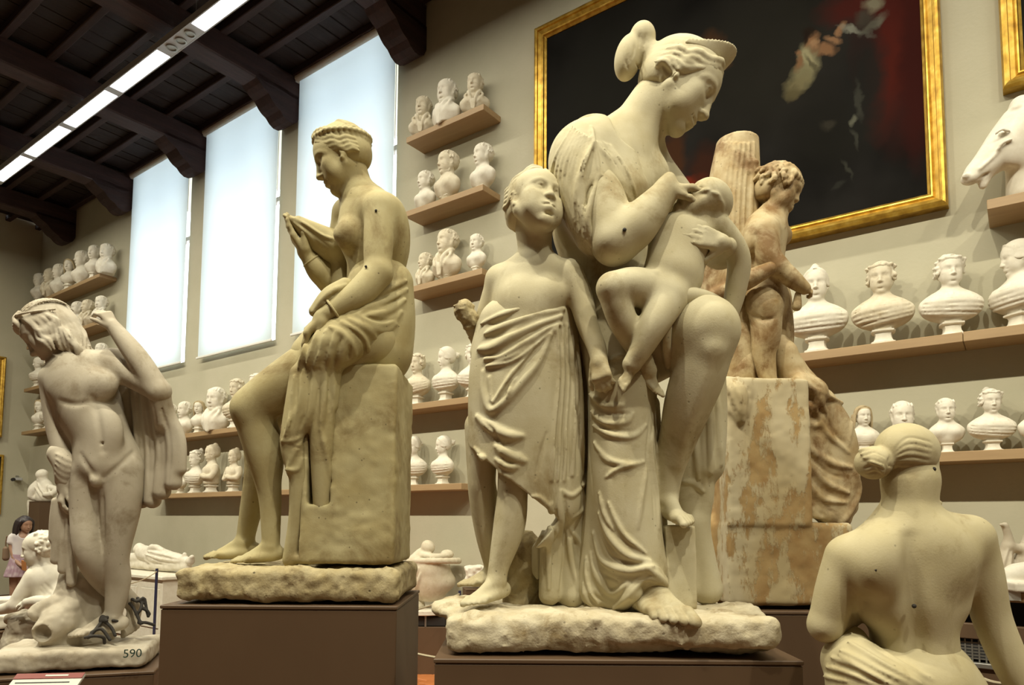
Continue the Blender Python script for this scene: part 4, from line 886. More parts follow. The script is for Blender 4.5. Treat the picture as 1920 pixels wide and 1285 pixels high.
PL_M, zt = plinth('plinth', D_M, 0, 1226, -182, 815, 1505, .72, 0, 'wide brown box plinth under the mother and children group', low_z(slab))

# ------------------------------------------------------------------ seated woman drawing up a cloth
D_S = 2.9
root = empty('seated_woman_statue', at_d(540, 1115, D_S)); SEAT = root
tag(root, 'yellowed plaster woman seated on a block, head bowed, lifting a cloth before the windows', 'statue')
mm = M['plaster_seated']
S = Sculpt(D_S, 2.9); S.fine(0, -385, -255, 1.9).fine(1, -650, -500, 1.7)
hc = ((640, 300, 0), (-.92, .34, -.16), (-.34, -.94, .0), 124)
hd = Head(S, *hc); hd.face(jaw=.92); hd.ear(-1); hd.ear(1)
S.limb([(662, 322, 2), (672, 350, 4), (684, 388, 6)], [27, 27, 38], 12)
S.limb([(684, 382, 4), (712, 392, -48)], [32, 30], 20); S.limb([(680, 385, 6), (655, 400, 60)], [32, 28], 20)
S.limb([(700, 410, 2), (708, 470, 4), (700, 540, 6), (696, 610, 6)], [50, 56, 50, 60], 20)         # trunk
S.ell((672, 440, 10), (38, 50, 56), None, 20)
S.ell((656, 442, -34), (26, 31, 28), None, 10); S.ell((636, 440, -42), (9, 9, 9), None, 10); S.ell((650, 446, 36), (26, 31, 28), None, 12)
S.ell((735, 430, -20), (30, 56, 46), None, 24)
S.limb([(714, 392, -58), (710, 450, -70), (708, 512, -80)], [29, 28, 25], 12)                      # near arm
S.limb([(710, 512, -82), (668, 556, -100), (622, 585, -108), (606, 594, -108)], [27, 26, 18, 16], 8)
hand(S, S.P((610, 592, -108)), (-.72, .62, .10), (.55, .72, .45), 92, (.55, .6, .4), side=1, spread=.04, thumb=(.3, .5), k=4)
S.limb([(652, 404, 66), (640, 470, 72), (622, 530, 62)], [28, 28, 23], 12)                         # far arm
S.limb([(622, 532, 62), (598, 508, 46), (580, 484, 36), (574, 476, 34)], [23, 22, 15, 14], 8)
hand(S, S.P((577, 480, 34)), (-.58, -.80, -.08), (.75, -.60, .2), 92, (.15, .25, .2), side=-1, spread=.06, thumb=(.35, .5), k=4)
S.limb([(690, 640, -40), (590, 690, -48), (505, 742, -50), (474, 768, -50)], [60, 52, 43, 38], 18)  # near leg
S.limb([(474, 766, -50), (492, 850, -46), (506, 930, -42), (508, 1025, -42)], [38, 31, 21, 16], 12); S.ell((508, 850, -30), (22, 50, 24), None, 18)
foot(S, S.P((508, 1024, -42)), (-.86, .08, -.35), UPC, 92, 5, side=-1)
S.limb([(690, 640, 40), (560, 710, 44), (486, 775, 40)], [58, 50, 38], 18)
S.limb([(486, 775, 40), (490, 870, 40), (470, 960, 34), (458, 1020, 30)], [37, 30, 20, 16], 12)
foot(S, S.P((462, 1016, 30)), (-.95, .06, -.15), UPC, 108, 5, side=-1)
FIG = S.part('woman_figure', mm, root)
# hair with a braided wreath
S = Sculpt(D_S, 1.5); hh = Head(S, *hc)
hh.ell((0, .165, -.075), (.350, .355, .425), .02); hh.ell((0, .02, -.17), (.338, .28, .31), .06)
hh.ell((0, -.14, .34), (.5, .36, .31), .05, True); hh.ell((0, -.38, -.0), (.5, .22, .5), .05, True)
wave_hair(hh, ((0, 0, .042), (-.065, -.02, .042), (.07, -.01, .042), (-.12, -.05, .035)), .0, -.26)
n_ = 34; rnd = random.Random(3)
for i in range(n_):                                                                                # leafy wreath round the crown
    a = 2*math.pi*i/n_; cxx, czz = .325*math.cos(a), -.10+.375*math.sin(a); yy = .27+.10*math.sin(a)
    for s_ in (-1, 0, 1): hh.ell((cxx*(1+.10*(s_ == 0)), yy+.05*s_+.012*rnd.uniform(-1, 1), czz*(1+.07*(s_ == 0))-.005), (.044, .040, .044), .014)
for i in range(11): a = 2.4*i/10-1.2; hh.lock([(.05*math.sin(a), .525, -.08), (.2*math.sin(a), .49, -.10-.14*math.cos(a)), (.27*math.sin(a), .38, -.14-.24*math.cos(a))], .018, .012)
hh.ell((0, .30, -.10), (.29, .235, .33), .03)
S.part('woman_hair', mm, FIG)
# cloth: raised corner, waist drapery, bunch over the seat and the fall in front of the block
S = Sculpt(D_S, 2.1)
S.limb([(534, 404, 18), (575, 430, 22), (626, 458, 30)], [4, 14, 22], 6); S.limb([(534, 404, 26), (580, 448, 30), (614, 478, 40)], [4, 12, 12], 6); S.limb([(560, 412, 16), (610, 438, 24), (640, 452, 30)], [7, 13, 16], 6); S.limb([(632, 455, 30), (640, 500, 50), (646, 560, 40)], [18, 20, 24], 10)
S.limb([(648, 536, -92), (618, 556, -104), (590, 584, -104)], [15, 17, 11], 8)
S.limb([(712, 540, -10), (706, 600, -6), (698, 655, -8)], [60, 72, 76], 18)
S.limb([(742, 530, -20), (735, 600, -16), (722, 650, -14)], [30, 34, 30], 14)
S.limb([(690, 600, -72), (640, 640, -92), (600, 672, -98)], [36, 46, 34], 16); S.limb([(640, 640, -30), (590, 668, -50)], [62, 44], 16)
S.limb([(580, 690, -92), (576, 760, -98), (546, 826, -100)], [24, 22, 16], 10); S.limb([(606, 690, -95), (604, 800, -92), (604, 960, -90)], [26, 24, 16], 10)
S.limb([(560, 700, -96), (548, 790, -100), (540, 836, -102), (546, 884, -100)], [16, 18, 14, 9], 8); S.limb([(556, 840, -98), (556, 960, -90), (546, 1050, -86)], [15, 14, 16], 8)
S.limb([(628, 690, -90), (622, 760, -92)], [14, 12], 8); S.limb([(545, 1045, -88), (575, 1052, -100)], [10, 9], 6)
KA = zmap(400, 200, 2.569); KB = zmap(300, 640, 1.992)
for pts, r in ((((930, 840), (840, 880), (740, 930), (650, 1000)), 6), (((935, 880), (850, 930), (760, 960), (680, 1010)), 6), (((925, 930), (850, 980), (780, 1000), (720, 1020)), 6), (((905, 990), (850, 1040), (780, 1050), (700, 1010)), 6), (((880, 1050), (820, 1080), (740, 1060), (650, 1020)), 6), (((620, 1040), (700, 1090), (740, 1160), (750, 1200)), 5.5), (((660, 1030), (760, 1090), (800, 1170)), 5.5), (((560, 1060), (640, 1110), (690, 1200)), 5), (((500, 1080), (480, 1150), (450, 1240)), 5), (((540, 1080), (520, 1160), (490, 1250)), 5), (((590, 1090), (570, 1170), (550, 1260)), 5), (((640, 1120), (620, 1190), (600, 1260)), 5), (((450, 1120), (430, 1200), (410, 1260)), 4.5), (((640, 860), (560, 900), (480, 990)), 4.5), (((345, 525), (430, 560), (520, 620), (590, 640)), 3.2), (((350, 530), (440, 600), (540, 710)), 3)): S.fold(KA(pts), r, 4, 20, .4)
for pts, r in ((((930, 860), (830, 910), (720, 960)), 2.6), (((915, 910), (830, 960), (740, 990)), 2.6), (((890, 1020), (800, 1030), (700, 1000)), 2.6), (((640, 1060), (720, 1130), (730, 1210)), 2.4), (((480, 1100), (455, 1180), (430, 1260)), 2.4), (((520, 1090), (500, 1170), (470, 1255)), 2.4), (((570, 1090), (545, 1180), (525, 1260)), 2.4), (((615, 1110), (595, 1190), (575, 1262)), 2.4), (((660, 1150), (650, 1220)), 2.2), (((600, 890), (520, 950)), 2), (((360, 540), (460, 600), (560, 680)), 2), (((400, 550), (500, 615), (580, 660)), 2)): S.groove(KA(pts), r, 2.2, 18)
for pts, r in ((((535, 110), (520, 240), (460, 370)), 5), (((575, 105), (565, 240), (535, 360)), 5), (((620, 100), (610, 250), (600, 330)), 4.5), (((650, 110), (648, 200), (640, 300)), 4), (((455, 375), (500, 370), (530, 360), (500, 420), (465, 500)), 4), (((530, 420), (540, 600), (550, 780)), 5), (((600, 330), (620, 420), (640, 540)), 4.5), (((470, 480), (510, 480), (530, 440)), 4), (((500, 130), (490, 260), (470, 350)), 4)): S.fold(KB(pts), r, 4, 20, .4)
for pts, r in ((((555, 110), (545, 250), (510, 360)), 2.8), (((597, 105), (588, 250), (575, 340)), 2.6), (((635, 105), (628, 260)), 2.4), (((515, 120), (505, 250), (480, 350)), 2.4), (((480, 390), (520, 400)), 2.4)): S.groove(KB(pts), r, 2.5, 18)
S.part('drapery', mm, FIG)
def ring(S, c, axis, R, r):
    d = unit(axis); u = unit(np.cross(d, (0, 0, 1.0))); v = np.cross(d, u)
    S.chain_([c+R*(math.cos(t)*u+math.sin(t)*v) for t in np.linspace(0, 2*math.pi, 25)], [r]*25, 1)
# bracelets, seat block with its slot, slab
S = Sculpt(D_S, 1.5); a_, b_ = S.P((634, 578, -106)), S.P((618, 588, -108)); ring(S, (a_+b_)/2, b_-a_, 20, 2.6); S.part('bracelet', mm, FIG)
S = Sculpt(D_S, 1.5); a_, b_ = S.P((588, 494, 40)), S.P((580, 484, 36)); ring(S, (a_+b_)/2, b_-a_, 17, 2.4); S.part('bracelet', mm, FIG)
S = Sculpt(D_S, 3.6); S.box((676, 876, 0), (82, 176, 100), LEVEL, 7); S.box((610, 862, -60), (20, 81, 70), LEVEL, 2, 2, sub=True); S.rough(1.3, 60, 21, 2).rough(.9, 12, 22, 2); S.part('seat_block', mm, root)
S = Sculpt(D_S, 3.2); S.box((576, 1086, 0), (189, 28, 130), LEVEL, 14); S.rough(3.2, 60, 31, 3).rough(2.2, 12, 33, 3); slab = S.part('base_slab', M['stone_slab_dark'], root)
marks(D_S, [(705, 395, -92), (686, 500, -110)], root, 2.5)
PL_S, zt = plinth('plinth', D_S, 0, 1129, -140, 302, 744, .62, 0, 'brown box plinth under the seated woman statue', low_z(slab))

# ------------------------------------------------------------------ youth stooping with raised arm and cloak
D_F = 3.4
root = empty('stooping_youth_statue', at_d(160, 1240, D_F)); FAUN = root
tag(root, 'plaster nude youth stooping, long hair over face, cloak on raised arm, dark sandals', 'statue')
mm = M['plaster_faun']
S = Sculpt(D_F, 2.5); S.fine(0, -930, -820, 1.7).fine(1, -320, -190, 1.6)
hc = ((92, 624, 0), (-.74, .62, -.24), (-.62, -.78, .02), 112)
hd = Head(S, *hc); hd.face(jaw=1.0); hd.ear(-1)
S.limb([(112, 640, 8), (130, 670, 8), (142, 700, 6)], [28, 28, 38], 12)
S.limb([(140, 690, 4), (212, 686, 0)], [30, 30], 16); S.limb([(140, 690, 4), (104, 708, -10)], [30, 24], 16)
S.limb([(152, 712, 0), (168, 765, 0), (190, 820, 0), (204, 868, 2)], [54, 56, 50, 58], 16)
S.ell((128, 726, -32), (36, 28, 20), None, 18); S.ell((182, 722, -32), (38, 28, 20), None, 18)        # chest
S.ell((196, 812, -36), (34, 46, 18), None, 14)
S.limb([(224, 880, -2), (226, 950, -6), (218, 1040, -8), (221, 1092, 2), (213, 1152, 0)], [43, 35, 23, 22, 15], 6)
S.limb([(174, 885, -8), (162, 955, -18), (168, 1042, -24), (206, 1096, 26), (250, 1132, 60)], [36, 28, 24, 23, 14], 6)
foot(S, S.P((212, 1156, 0)), (-.82, .10, -.50), UPC, 98, 4, side=-1); foot(S, S.P((252, 1132, 62)), (.10, .55, -.45), (.2, -.75, -.4), 84, 4, side=-1)
S.ell((180, 900, -46), (11, 14, 11), None, 5)
S.limb([(100, 712, -10), (106, 790, -8), (118, 850, -14), (121, 900, -20), (120, 916, -20)], [24, 20, 18, 14, 12], 8)     # hanging arm
hand(S, S.P((120, 912, -20)), (-.10, .97, -.12), (.75, .1, .65), 62, (.4, .5, .3), k=3)
S.limb([(214, 684, 0), (258, 708, -14), (298, 734, -26)], [29, 25, 21], 10); S.limb([(298, 734, -26), (258, 672, -30), (220, 622, -28), (212, 612, -28)], [21, 20, 14, 12], 6)
hand(S, S.P((214, 614, -28)), (-.50, -.78, -.05), (-.62, .5, .6), 62, (.7, .7, .4), side=1, k=3)
S.groove([(174, 745), (184, 790), (192, 846)], 2, 9); S.groove([(112, 752), (140, 758), (168, 754)], 2, 8); S.groove([(176, 754), (205, 752), (222, 740)], 2, 8)
S.groove([(150, 852), (166, 878), (178, 894)], 2.2, 8); S.groove([(252, 846), (228, 870), (196, 896)], 2.2, 8); S.groove([(190, 915), (191, 960), (193, 1035)], 5, 4); S.ell((193, 832, -48), (2.5, 3, 4), None, 2, sub=True)
FIG = S.part('youth_figure', mm, root)
S = Sculpt(D_F, 1.7); hh = Head(S, *hc)
hh.ell((0, .165, -.075), (.350, .36, .43), .02); hh.ell((0, .0, -.18), (.345, .30, .31), .06); hh.ell((0, -.14, .40), (.36, .42, .30), .10, True)
strands(hh, 17)
rnd = random.Random(4)
for x in (-1, 1):                                                                                  # long wavy tresses
    for j in range(8):
        a = j/7; w_ = lambda: rnd.uniform(-.03, .03)
        hh.lock([(.04*x, .46-.06*a, .12-.30*a), (.22*x, .37-.10*a, .16-.34*a), (.33*x, .17-.06*a, .10-.32*a), (.36*x+w_(), -.02, .08-.34*a+w_()), (.345*x+w_(), -.17, .13-.36*a+w_()), (.37*x+w_(), -.32-.1*a, .07-.34*a+w_()), (.35*x+w_(), -.46-.14*a, .10-.34*a)], [.022, .034, .038, .046, .042, .046, .018], .012, n=24)
        hh.lock([(.35*x, .02, .10-.34*a), (.385*x, -.14+w_(), .05-.32*a), (.37*x, -.30, .12-.33*a+w_())], [.02, .036, .014], .01)
for j in range(9):
    t = (j-4)/4; hh.lock([(.20*t, .46, .12), (.26*t, .36, .28-.05*t*t), (.29*t+.02, .24, .33-.08*t*t), (.30*t, .13+.04*abs(t), .37-.10*t*t)], [.02, .04, .042, .018], .012)
    hh.ell((.27*t+.02, .27, .36-.10*t*t), (.05, .045, .045), .015)
hh.lock([(-.355, .08, -.34), (-.375, .25, -.02), (-.31, .36, .20), (0, .43, .30), (.31, .36, .20), (.375, .25, -.02), (.355, .08, -.34)], .020, .008)
S.limb([(118, 616, 2), (140, 648, 0), (160, 676, -2)], [30, 26, 15], 10)
for k_ in range(9): S.fold([(104+7*k_, 618-2*k_), (112+8*k_, 646-3*k_), (124+6*k_, 664), (130+5*k_, 690-2*k_)], 3.6, 2, 16, .7)
for k_ in range(8): S.groove([(108+7*k_, 622-2*k_), (116+8*k_, 648-3*k_), (128+6*k_, 668), (134+5*k_, 688-2*k_)], 2.4, 2, 16)
for k_ in range(7):
    z_ = -26+9*k_; S.limb([(112+6*k_, 622+4*k_, z_), (128+6*k_, 640+5*k_, z_-4), (136+6*k_, 660+3*k_, z_+2), (150+5*k_, 680-2*k_, z_-3)], [8, 8, 8, 4], 2)
    S.limb([(120+6*k_, 628+4*k_, z_-4), (142+5*k_, 650+3*k_, z_-8), (146+5*k_, 672-k_, z_-4)], [5, 6, 3], 2)
S.part('youth_hair', mm, FIG)
S = Sculpt(D_F, 2.2)                                                                                   # cloak from the raised elbow
for (x0, y0, x1, y1, x2, y2, z, r) in ((238, 720, 244, 830, 250, 925, 40, 15), (256, 730, 268, 830, 266, 938, 30, 15), (274, 738, 288, 840, 286, 938, 18, 15), (292, 744, 308, 840, 304, 922, 6, 15), (306, 752, 326, 830, 326, 905, -4, 14), (312, 764, 338, 820, 340, 880, -6, 9)): S.limb([(x0, y0, z), (x1, y1, z), (x2, y2, z)], [r*.8, r, r*1.05], 9)
S.limb([(230, 720, 44), (236, 830, 52), (238, 900, 52)], [20, 26, 24], 10); S.limb([(300, 745, -20), (306, 790, -10)], [20, 16], 10)
S.limb([(112, 852, -16), (124, 872, -20), (122, 900, -18)], [21, 22, 17], 6)
for y in range(5): S.fold([(104, 850+10*y), (120, 860+11*y), (140, 868+9*y)], 3.2, 2, 10, .3)
for (x0, y0, x1, y1, x2, y2) in ((114, 930, 110, 990, 104, 1050), (126, 930, 124, 1000, 118, 1068), (136, 925, 136, 1000, 134, 1092), (104, 940, 104, 970, 101, 1010)): S.limb([(x0, y0, -14), (x1, y1, -10), (x2, y2, -8)], [7, 10, 9], 5)
for pts in (((246, 740), (258, 830), (258, 930)), ((266, 745), (278, 840), (276, 935)), ((285, 750), (299, 840), (296, 928)), ((302, 760), (318, 830), (315, 910)), ((119, 940), (117, 1000), (111, 1060)), ((131, 940), (130, 1000), (126, 1075))): S.groove(pts, 3, 3, 16)
S.part('cloak', mm, FIG)
# dark sandal straps
S = Sculpt(D_F, 1.4)
for pts in (((196, 1160, -14), (186, 1172, -30), (176, 1185, -44), (166, 1196, -52)), ((202, 1158, -16), (190, 1160, -24), (208, 1176, -22), (216, 1192, -24)), ((160, 1196, -48), (178, 1193, -58), (194, 1196, -50), (196, 1206, -46)), ((188, 1164, -26), (192, 1156, -20), (200, 1164, -24)), ((172, 1186, -46), (190, 1180, -40), (206, 1200, -40)), ((212, 1164, -14), (222, 1166, -4), (226, 1168, 6))): S.curve(pts, 3.0, 2, n=10)
S.part('sandal_strap', M['mark'], FIG)
S = Sculpt(D_F, 1.4)
for pts in (((240, 1128, 44), (250, 1140, 34), (258, 1156, 26), (264, 1170, 22)), ((258, 1122, 46), (266, 1132, 40), (262, 1146, 30), (256, 1152, 28)), ((248, 1124, 40), (258, 1128, 38), (270, 1122, 46), (274, 1140, 44), (278, 1156, 40)), ((260, 1168, 22), (274, 1168, 26), (288, 1172, 34)), ((266, 1140, 36), (276, 1146, 40), (280, 1152, 42))): S.curve(pts, 3.0, 2, n=10)
S.part('sandal_strap', M['mark'], FIG)
S = Sculpt(D_F, 2.2)                                                                                   # stump with jug mouths
S.limb([(150, 1085, 30), (140, 1150, 24), (138, 1215, 20)], [34, 40, 46], 10); S.limb([(176, 1090, 40), (182, 1210, 40)], [26, 30], 10)
S.limb([(112, 1165, -16), (96, 1178, -34), (86, 1184, -44)], [32, 26, 22], 8); S.limb([(84, 1185, -50), (76, 1190, -62)], [15, 17], 3, sub=True)
S.limb([(104, 1130, -8), (70, 1150, -14)], [14, 17], 6); S.limb([(66, 1152, -16), (56, 1156, -20)], [11, 12], 3, sub=True); S.limb([(130, 1140, -10), (80, 1225, -30), (40, 1228, -34)], [14, 18, 12], 14)
S.box((140, 1275, 0), (160, 34, 160), LEVEL, 1, 2, sub=True); S.rough(2.0, 16, 41, 2); S.part('stump', mm, root)
S = Sculpt(D_F, 2.6); S.box((152, 1224, 0), (126, 17, 86), frame(FWC-.30*RTC, UPC), 9); S.ell((60, 1220, -20), (56, 12, 40), None, 12); S.rough(2, 40, 51, 3).rough(1.0, 10, 53, 2); slab = S.part('base_slab', mm, root)

def plinth_at(name, c, rz, W, dep, zt, label):
    o = empty(name, (c[0], c[1], 0), rz); tag(o, label, 'plinth')
    MB().box((0, 0, zt/2-.0075), (W, dep, zt-.015), bevel=.004).build('body', M['plinth'], o)
    MB().box((0, 0, zt-.007), (W+.006, dep+.006, .014), bevel=.003).build('top_board', M['plinth'], o); return o
zt = low_z(slab); c = at_d(152, 1240, D_F); yaw_f = math.atan2(RTC@[0, 0, 0]+AX_R[1], AX_R[0])
PL_F = plinth_at('plinth', c, yaw_f+.30, .74, .56, zt, 'low brown box plinth under the stooping youth at the left')
# printed caption board leaning on the plinth front
M['card_white'] = mat('caption_white', (.55, .54, .48), .6); M['card_red'] = mat('caption_red', (.20, .035, .025), .6); M['ink'] = mat('ink', (.04, .04, .04), .7)
cb = at_d(72, 1300, 2.85); e = empty('caption_board', cb, yaw_f+.12); tag(e, 'white caption board with a red heading strip at the lower left corner', 'sign')
tl = Matrix.Rotation(math.radians(-62), 4, 'X')
def tilt(o): o.data.transform(tl); return o
tilt(MB().box((0, 0, 0), (.27, .012, .22), bevel=.002).build('board', M['card_white'], e)); tilt(MB().box((0, -.0075, .094), (.268, .004, .032)).build('heading_strip', M['card_red'], e))
tilt(MB().box((.03, -.010, .094), (.09, .002, .009)).build('heading_line', M['card_white'], e))
for i in range(6): tilt(MB().box((-.01-.01*(i % 2), -.007, .055-.024*i), (.21-.02*(i % 3), .002, .005)).build('text_line', M['ink'], e))
MB().tube([(0, .03, -.03), (0, .06, -cb[2])], .012, 8).build('stand', M['metal'], e)
# inventory number on the slab
try:
    cu = bpy.data.curves.new('inventory_number', 'FONT'); cu.body = '590'; cu.size = .052; cu.extrude = .0008; cu.align_x = 'CENTER'
    to = bpy.data.objects.new('inventory_number', cu); col.objects.link(to); dg = bpy.context.evaluated_depsgraph_get(); me = bpy.data.meshes.new_from_object(to.evaluated_get(dg)); bpy.data.objects.remove(to)
    me.materials.clear(); no = link('inventory_number', me, mat('green_black_ink', (.02, .05, .035), .7), FAUN)
    p_ = at_d(248, 1233, D_F*(1-100/F_PX)); no.location = tuple(p_-np.array(FAUN.location)); no.rotation_euler = (math.radians(90), 0, yaw_f+.30)
except Exception as ex: print('number', ex)

# ------------------------------------------------------------------ nude woman seen from behind
D_N = 1.9
root = empty('nude_back_statue', at_d(1700, 1330, D_N)); NUDE = root
tag(root, 'plaster half-nude woman seen from behind with knotted hair, lower right foreground', 'statue')
mm = M['plaster_nude']
S = Sculpt(D_N, 3.6); S.fine(0, 670, 830, 2.6).fine(1, -90, 80, 2.4)
hc = ((1704, 870, 6), (.84, .20, .50), (.10, -.98, .06), 142)
hd = Head(S, *hc); hd.face(jaw=.95); hd.ear(1)
S.limb([(1706, 905, -2), (1706, 950, -6), (1704, 1000, -6)], [50, 48, 62], 16)
S.limb([(1700, 990, -4), (1810, 1006, -2)], [44, 40], 30); S.limb([(1700, 995, -4), (1604, 1044, -2)], [48, 38], 30)
S.limb([(1700, 1040, 0), (1704, 1110, 2), (1712, 1190, 4), (1716, 1290, 0), (1712, 1400, -4)], [76, 84, 74, 84, 104], 26)
S.limb([(1640, 1050, 0), (1650, 1120, 2)], [52, 50], 30); S.limb([(1778, 1040, 0), (1762, 1120, 2)], [54, 50], 30)
S.ell((1650, 1056, -46), (46, 58, 36), frame((0, 0, 1), (.25, -.97, 0)), 36); S.ell((1770, 1046, -46), (48, 60, 36), frame((0, 0, 1), (-.25, -.97, 0)), 36)                 # shoulder blades
S.limb([(1588, 1046, 4), (1568, 1110, 10), (1548, 1172, 16)], [40, 38, 31], 18); S.limb([(1548, 1172, 16), (1584, 1152, 50), (1630, 1118, 84)], [31, 30, 24], 10)
hand(S, S.P((1630, 1118, 84)), (.9, -.3, .3), (.2, .3, .9), 90, (.4, .5, .3), k=4)
S.limb([(1824, 1010, 2), (1842, 1080, 4), (1860, 1160, 8), (1898, 1250, 0), (1940, 1330, -10)], [38, 36, 33, 31, 24], 18)
S.limb([(1670, 1330, -4), (1650, 1420, -8)], [70, 74], 30); S.limb([(1760, 1330, -4), (1774, 1420, -8)], [70, 74], 30)
S.groove([(1708, 1010), (1709, 1080), (1713, 1150), (1722, 1230), (1728, 1285)], 8, 26, 18); 

S.box((1720, 1530, 0), (260, 70, 260), LEVEL, 1, 2, sub=True); FIG = S.part('woman_figure', mm, root)
S = Sculpt(D_N, 1.9); hh = Head(S, *hc)
hh.ell((0, .14, -.07), (.372, .385, .462), .02); hh.ell((0, -.14, .44), (.5, .52, .36), .16, True); hh.ell((0, -.46, .06), (.55, .30, .5), .22, True)
S.ell((1638, 868, -16), (33, 31, 33), None, 6)
for a0 in range(5):
    a = a0*.55-.4; S.fold([(1608+6*a0, 850+14*math.sin(a)), (1632+4*a0, 846+10*a0*.7), (1655, 862+7*a0)], 5.0, 3, 14, .3)
for pts in (((1612, 868), (1634, 862), (1662, 872)), ((1616, 880), (1638, 874), (1660, 884)), ((1622, 890), (1642, 886), (1656, 892)), ((1618, 856), (1640, 848), (1660, 858))): S.groove(pts, 2.2, 2, 12)
for j in range(6): t = j/5; S.groove([(1664, 862+12*t), (1700+6*t, 822+60*t), (1750-10*t, 830+56*t)], 1.0, 4, 18)
for k_ in range(7): S.ell((1716+(k_ % 2)*10-k_*.5, 896+7*k_, -40+2*k_), (9, 7, 9), None, 2)
S.limb([(1726, 930, -36), (1744, 944, -30), (1760, 944, -16)], [8, 8, 6], 3)
S.part('woman_hair', mm, FIG)
S = Sculpt(D_N, 3.0)
S.limb([(1720, 1290, -2), (1712, 1400, -6)], [106, 118], 30); S.limb([(1600, 1196, 20), (1604, 1230, -30), (1640, 1262, -66), (1700, 1284, -86)], [20, 26, 30, 26], 20)
S.limb([(1590, 1240, 10), (1640, 1300, -40)], [48, 70], 30); S.limb([(1640, 1330, -10), (1640, 1420, -10)], [86, 92], 30); S.limb([(1770, 1330, -10), (1774, 1420, -10)], [80, 88], 30); S.limb([(1790, 1296, -40), (1816, 1290, 20)], [36, 30], 20)
for pts, r in ((((1594, 1186), (1640, 1212), (1690, 1244), (1750, 1276)), 6), (((1586, 1200), (1630, 1228), (1680, 1258), (1730, 1284)), 6), (((1572, 1218), (1610, 1236), (1660, 1262), (1710, 1285)), 6), (((1556, 1232), (1600, 1248), (1650, 1272)), 6), (((1545, 1250), (1590, 1262), (1640, 1283)), 6), (((1542, 1268), (1590, 1278)), 6), (((1570, 1226), (1620, 1256), (1670, 1284)), 6)): S.fold(pts, r*.72, 8, 22, .35)
for pts in (((1590, 1194), (1640, 1224), (1700, 1258)), ((1580, 1210), (1630, 1238), (1690, 1270)), ((1566, 1226), (1620, 1250), (1680, 1280)), ((1552, 1242), (1600, 1258), (1650, 1284)), ((1544, 1260), (1600, 1276))): S.groove(pts, 2.6, 4, 22)
S.box((1720, 1530, 0), (260, 70, 260), LEVEL, 1, 2, sub=True); S.part('hip_drapery', mm, FIG)
S = Sculpt(D_N, 4.0); S.box((1730, 1440, 0), (120, 40, 110), LEVEL, 14); S.rough(5, 50, 61, 2); slab = S.part('base_slab', M['stone_slab'], root)
marks(D_N, [(1642, 1069, -78), (1714, 1137, -80), (1751, 880, -44)], root, 4.2)
zt = low_z(slab); c = at_d(1730, 1440, D_N); PL_N = plinth_at('plinth', c, yaw_f, .40, .36, zt, 'brown box plinth under the half-nude woman, below the picture edge')

# ------------------------------------------------------------------ small boy on a draped block
def peeling():
    """cream skin flaking in upright patches off an ochre core"""
    m = mat('peeling_plaster', (.55, .49, .35), .85); b = m.node_tree.nodes['Principled BSDF']; tc = N(m, 'ShaderNodeTexCoord')
    mp = N(m, 'ShaderNodeMapping'); mp.inputs['Scale'].default_value = (1, 1, .38); L(m, tc, 'Object', mp, 'Vector')
    n1 = N(m, 'ShaderNodeTexNoise', Scale=7.0, Detail=9.0, Roughness=.72); L(m, mp, 0, n1, 'Vector'); n2 = N(m, 'ShaderNodeTexNoise', Scale=2.6, Detail=5.0); L(m, mp, 0, n2, 'Vector')
    r1 = ramp(m, [(.49, (0, 0, 0)), (.54, (1, 1, 1))]); L(m, n1, 'Fac', r1, 'Fac'); r2 = ramp(m, [(.40, (.50, .435, .29)), (.62, (.42, .335, .18))]); L(m, n2, 'Fac', r2, 'Fac')
    n3 = N(m, 'ShaderNodeTexNoise', Scale=14.0, Detail=5.0); L(m, tc, 'Object', n3, 'Vector'); r3 = ramp(m, [(.35, (.38, .26, .11)), (.65, (.30, .18, .065))]); L(m, n3, 'Fac', r3, 'Fac')
    a = mixc(m, (r1, 0), (r2, 0), (r3, 0)); m.node_tree.links.new(a[0].outputs[a[1]], b.inputs['Base Color'])
    bp = N(m, 'ShaderNodeBump', Strength=.5, Distance=.004, invert=True); L(m, r1, 0, bp, 'Height'); L(m, bp, 0, b, 'Normal'); return m
D_B = 3.3
root = empty('boy_block_statue', at_d(1450, 1120, D_B)); BOY = root
tag(root, 'stained brown plaster boy standing on a tall block by a fluted trunk and drapery', 'statue')
mm = M['plaster_boy']
S = Sculpt(D_B, 2.5); S.fine(0, 440, 545, 1.7).fine(1, -580, -460, 1.6)
hc = ((1462, 358, 0), (.84, .36, -.38), (.36, -.92, .02), 98)
hd = Head(S, *hc); hd.face(child=1.0)
S.limb([(1450, 392, 2), (1440, 420, 2)], [22, 30], 10)
S.limb([(1432, 438, 0), (1430, 500, 4), (1432, 556, 4)], [42, 38, 40], 14); S.ell((1424, 450, -26), (28, 34, 20), None, 16)
S.limb([(1438, 426, 0), (1462, 442, 20)], [24, 22], 12)
S.limb([(1436, 432, -34), (1442, 476, -44), (1458, 500, -48)], [25, 22, 19], 10); S.limb([(1458, 500, -48), (1484, 522, -48), (1508, 541, -44)], [19, 17, 12], 6)
hand(S, S.P((1506, 540, -44)), (.85, .45, 0), (-.3, .6, .7), 36, (.9, 1.0, .5), k=3)
S.ell((1432, 572, -22), (32, 30, 26), None, 14); S.ell((1448, 560, 10), (34, 34, 30), None, 14)
S.limb([(1434, 580, -12), (1436, 630, -16), (1432, 665, -12), (1440, 712, -10)], [32, 27, 22, 16], 10); foot(S, S.P((1440, 714, -10)), (.72, .06, -.55), UPC, 50, 3, side=1, r_ankle=.24)
S.limb([(1456, 580, 20), (1462, 640, 24), (1458, 710, 24)], [28, 25, 16], 10); foot(S, S.P((1460, 714, 24)), (.9, .06, -.2), UPC, 50, 3, side=1, r_ankle=.24)
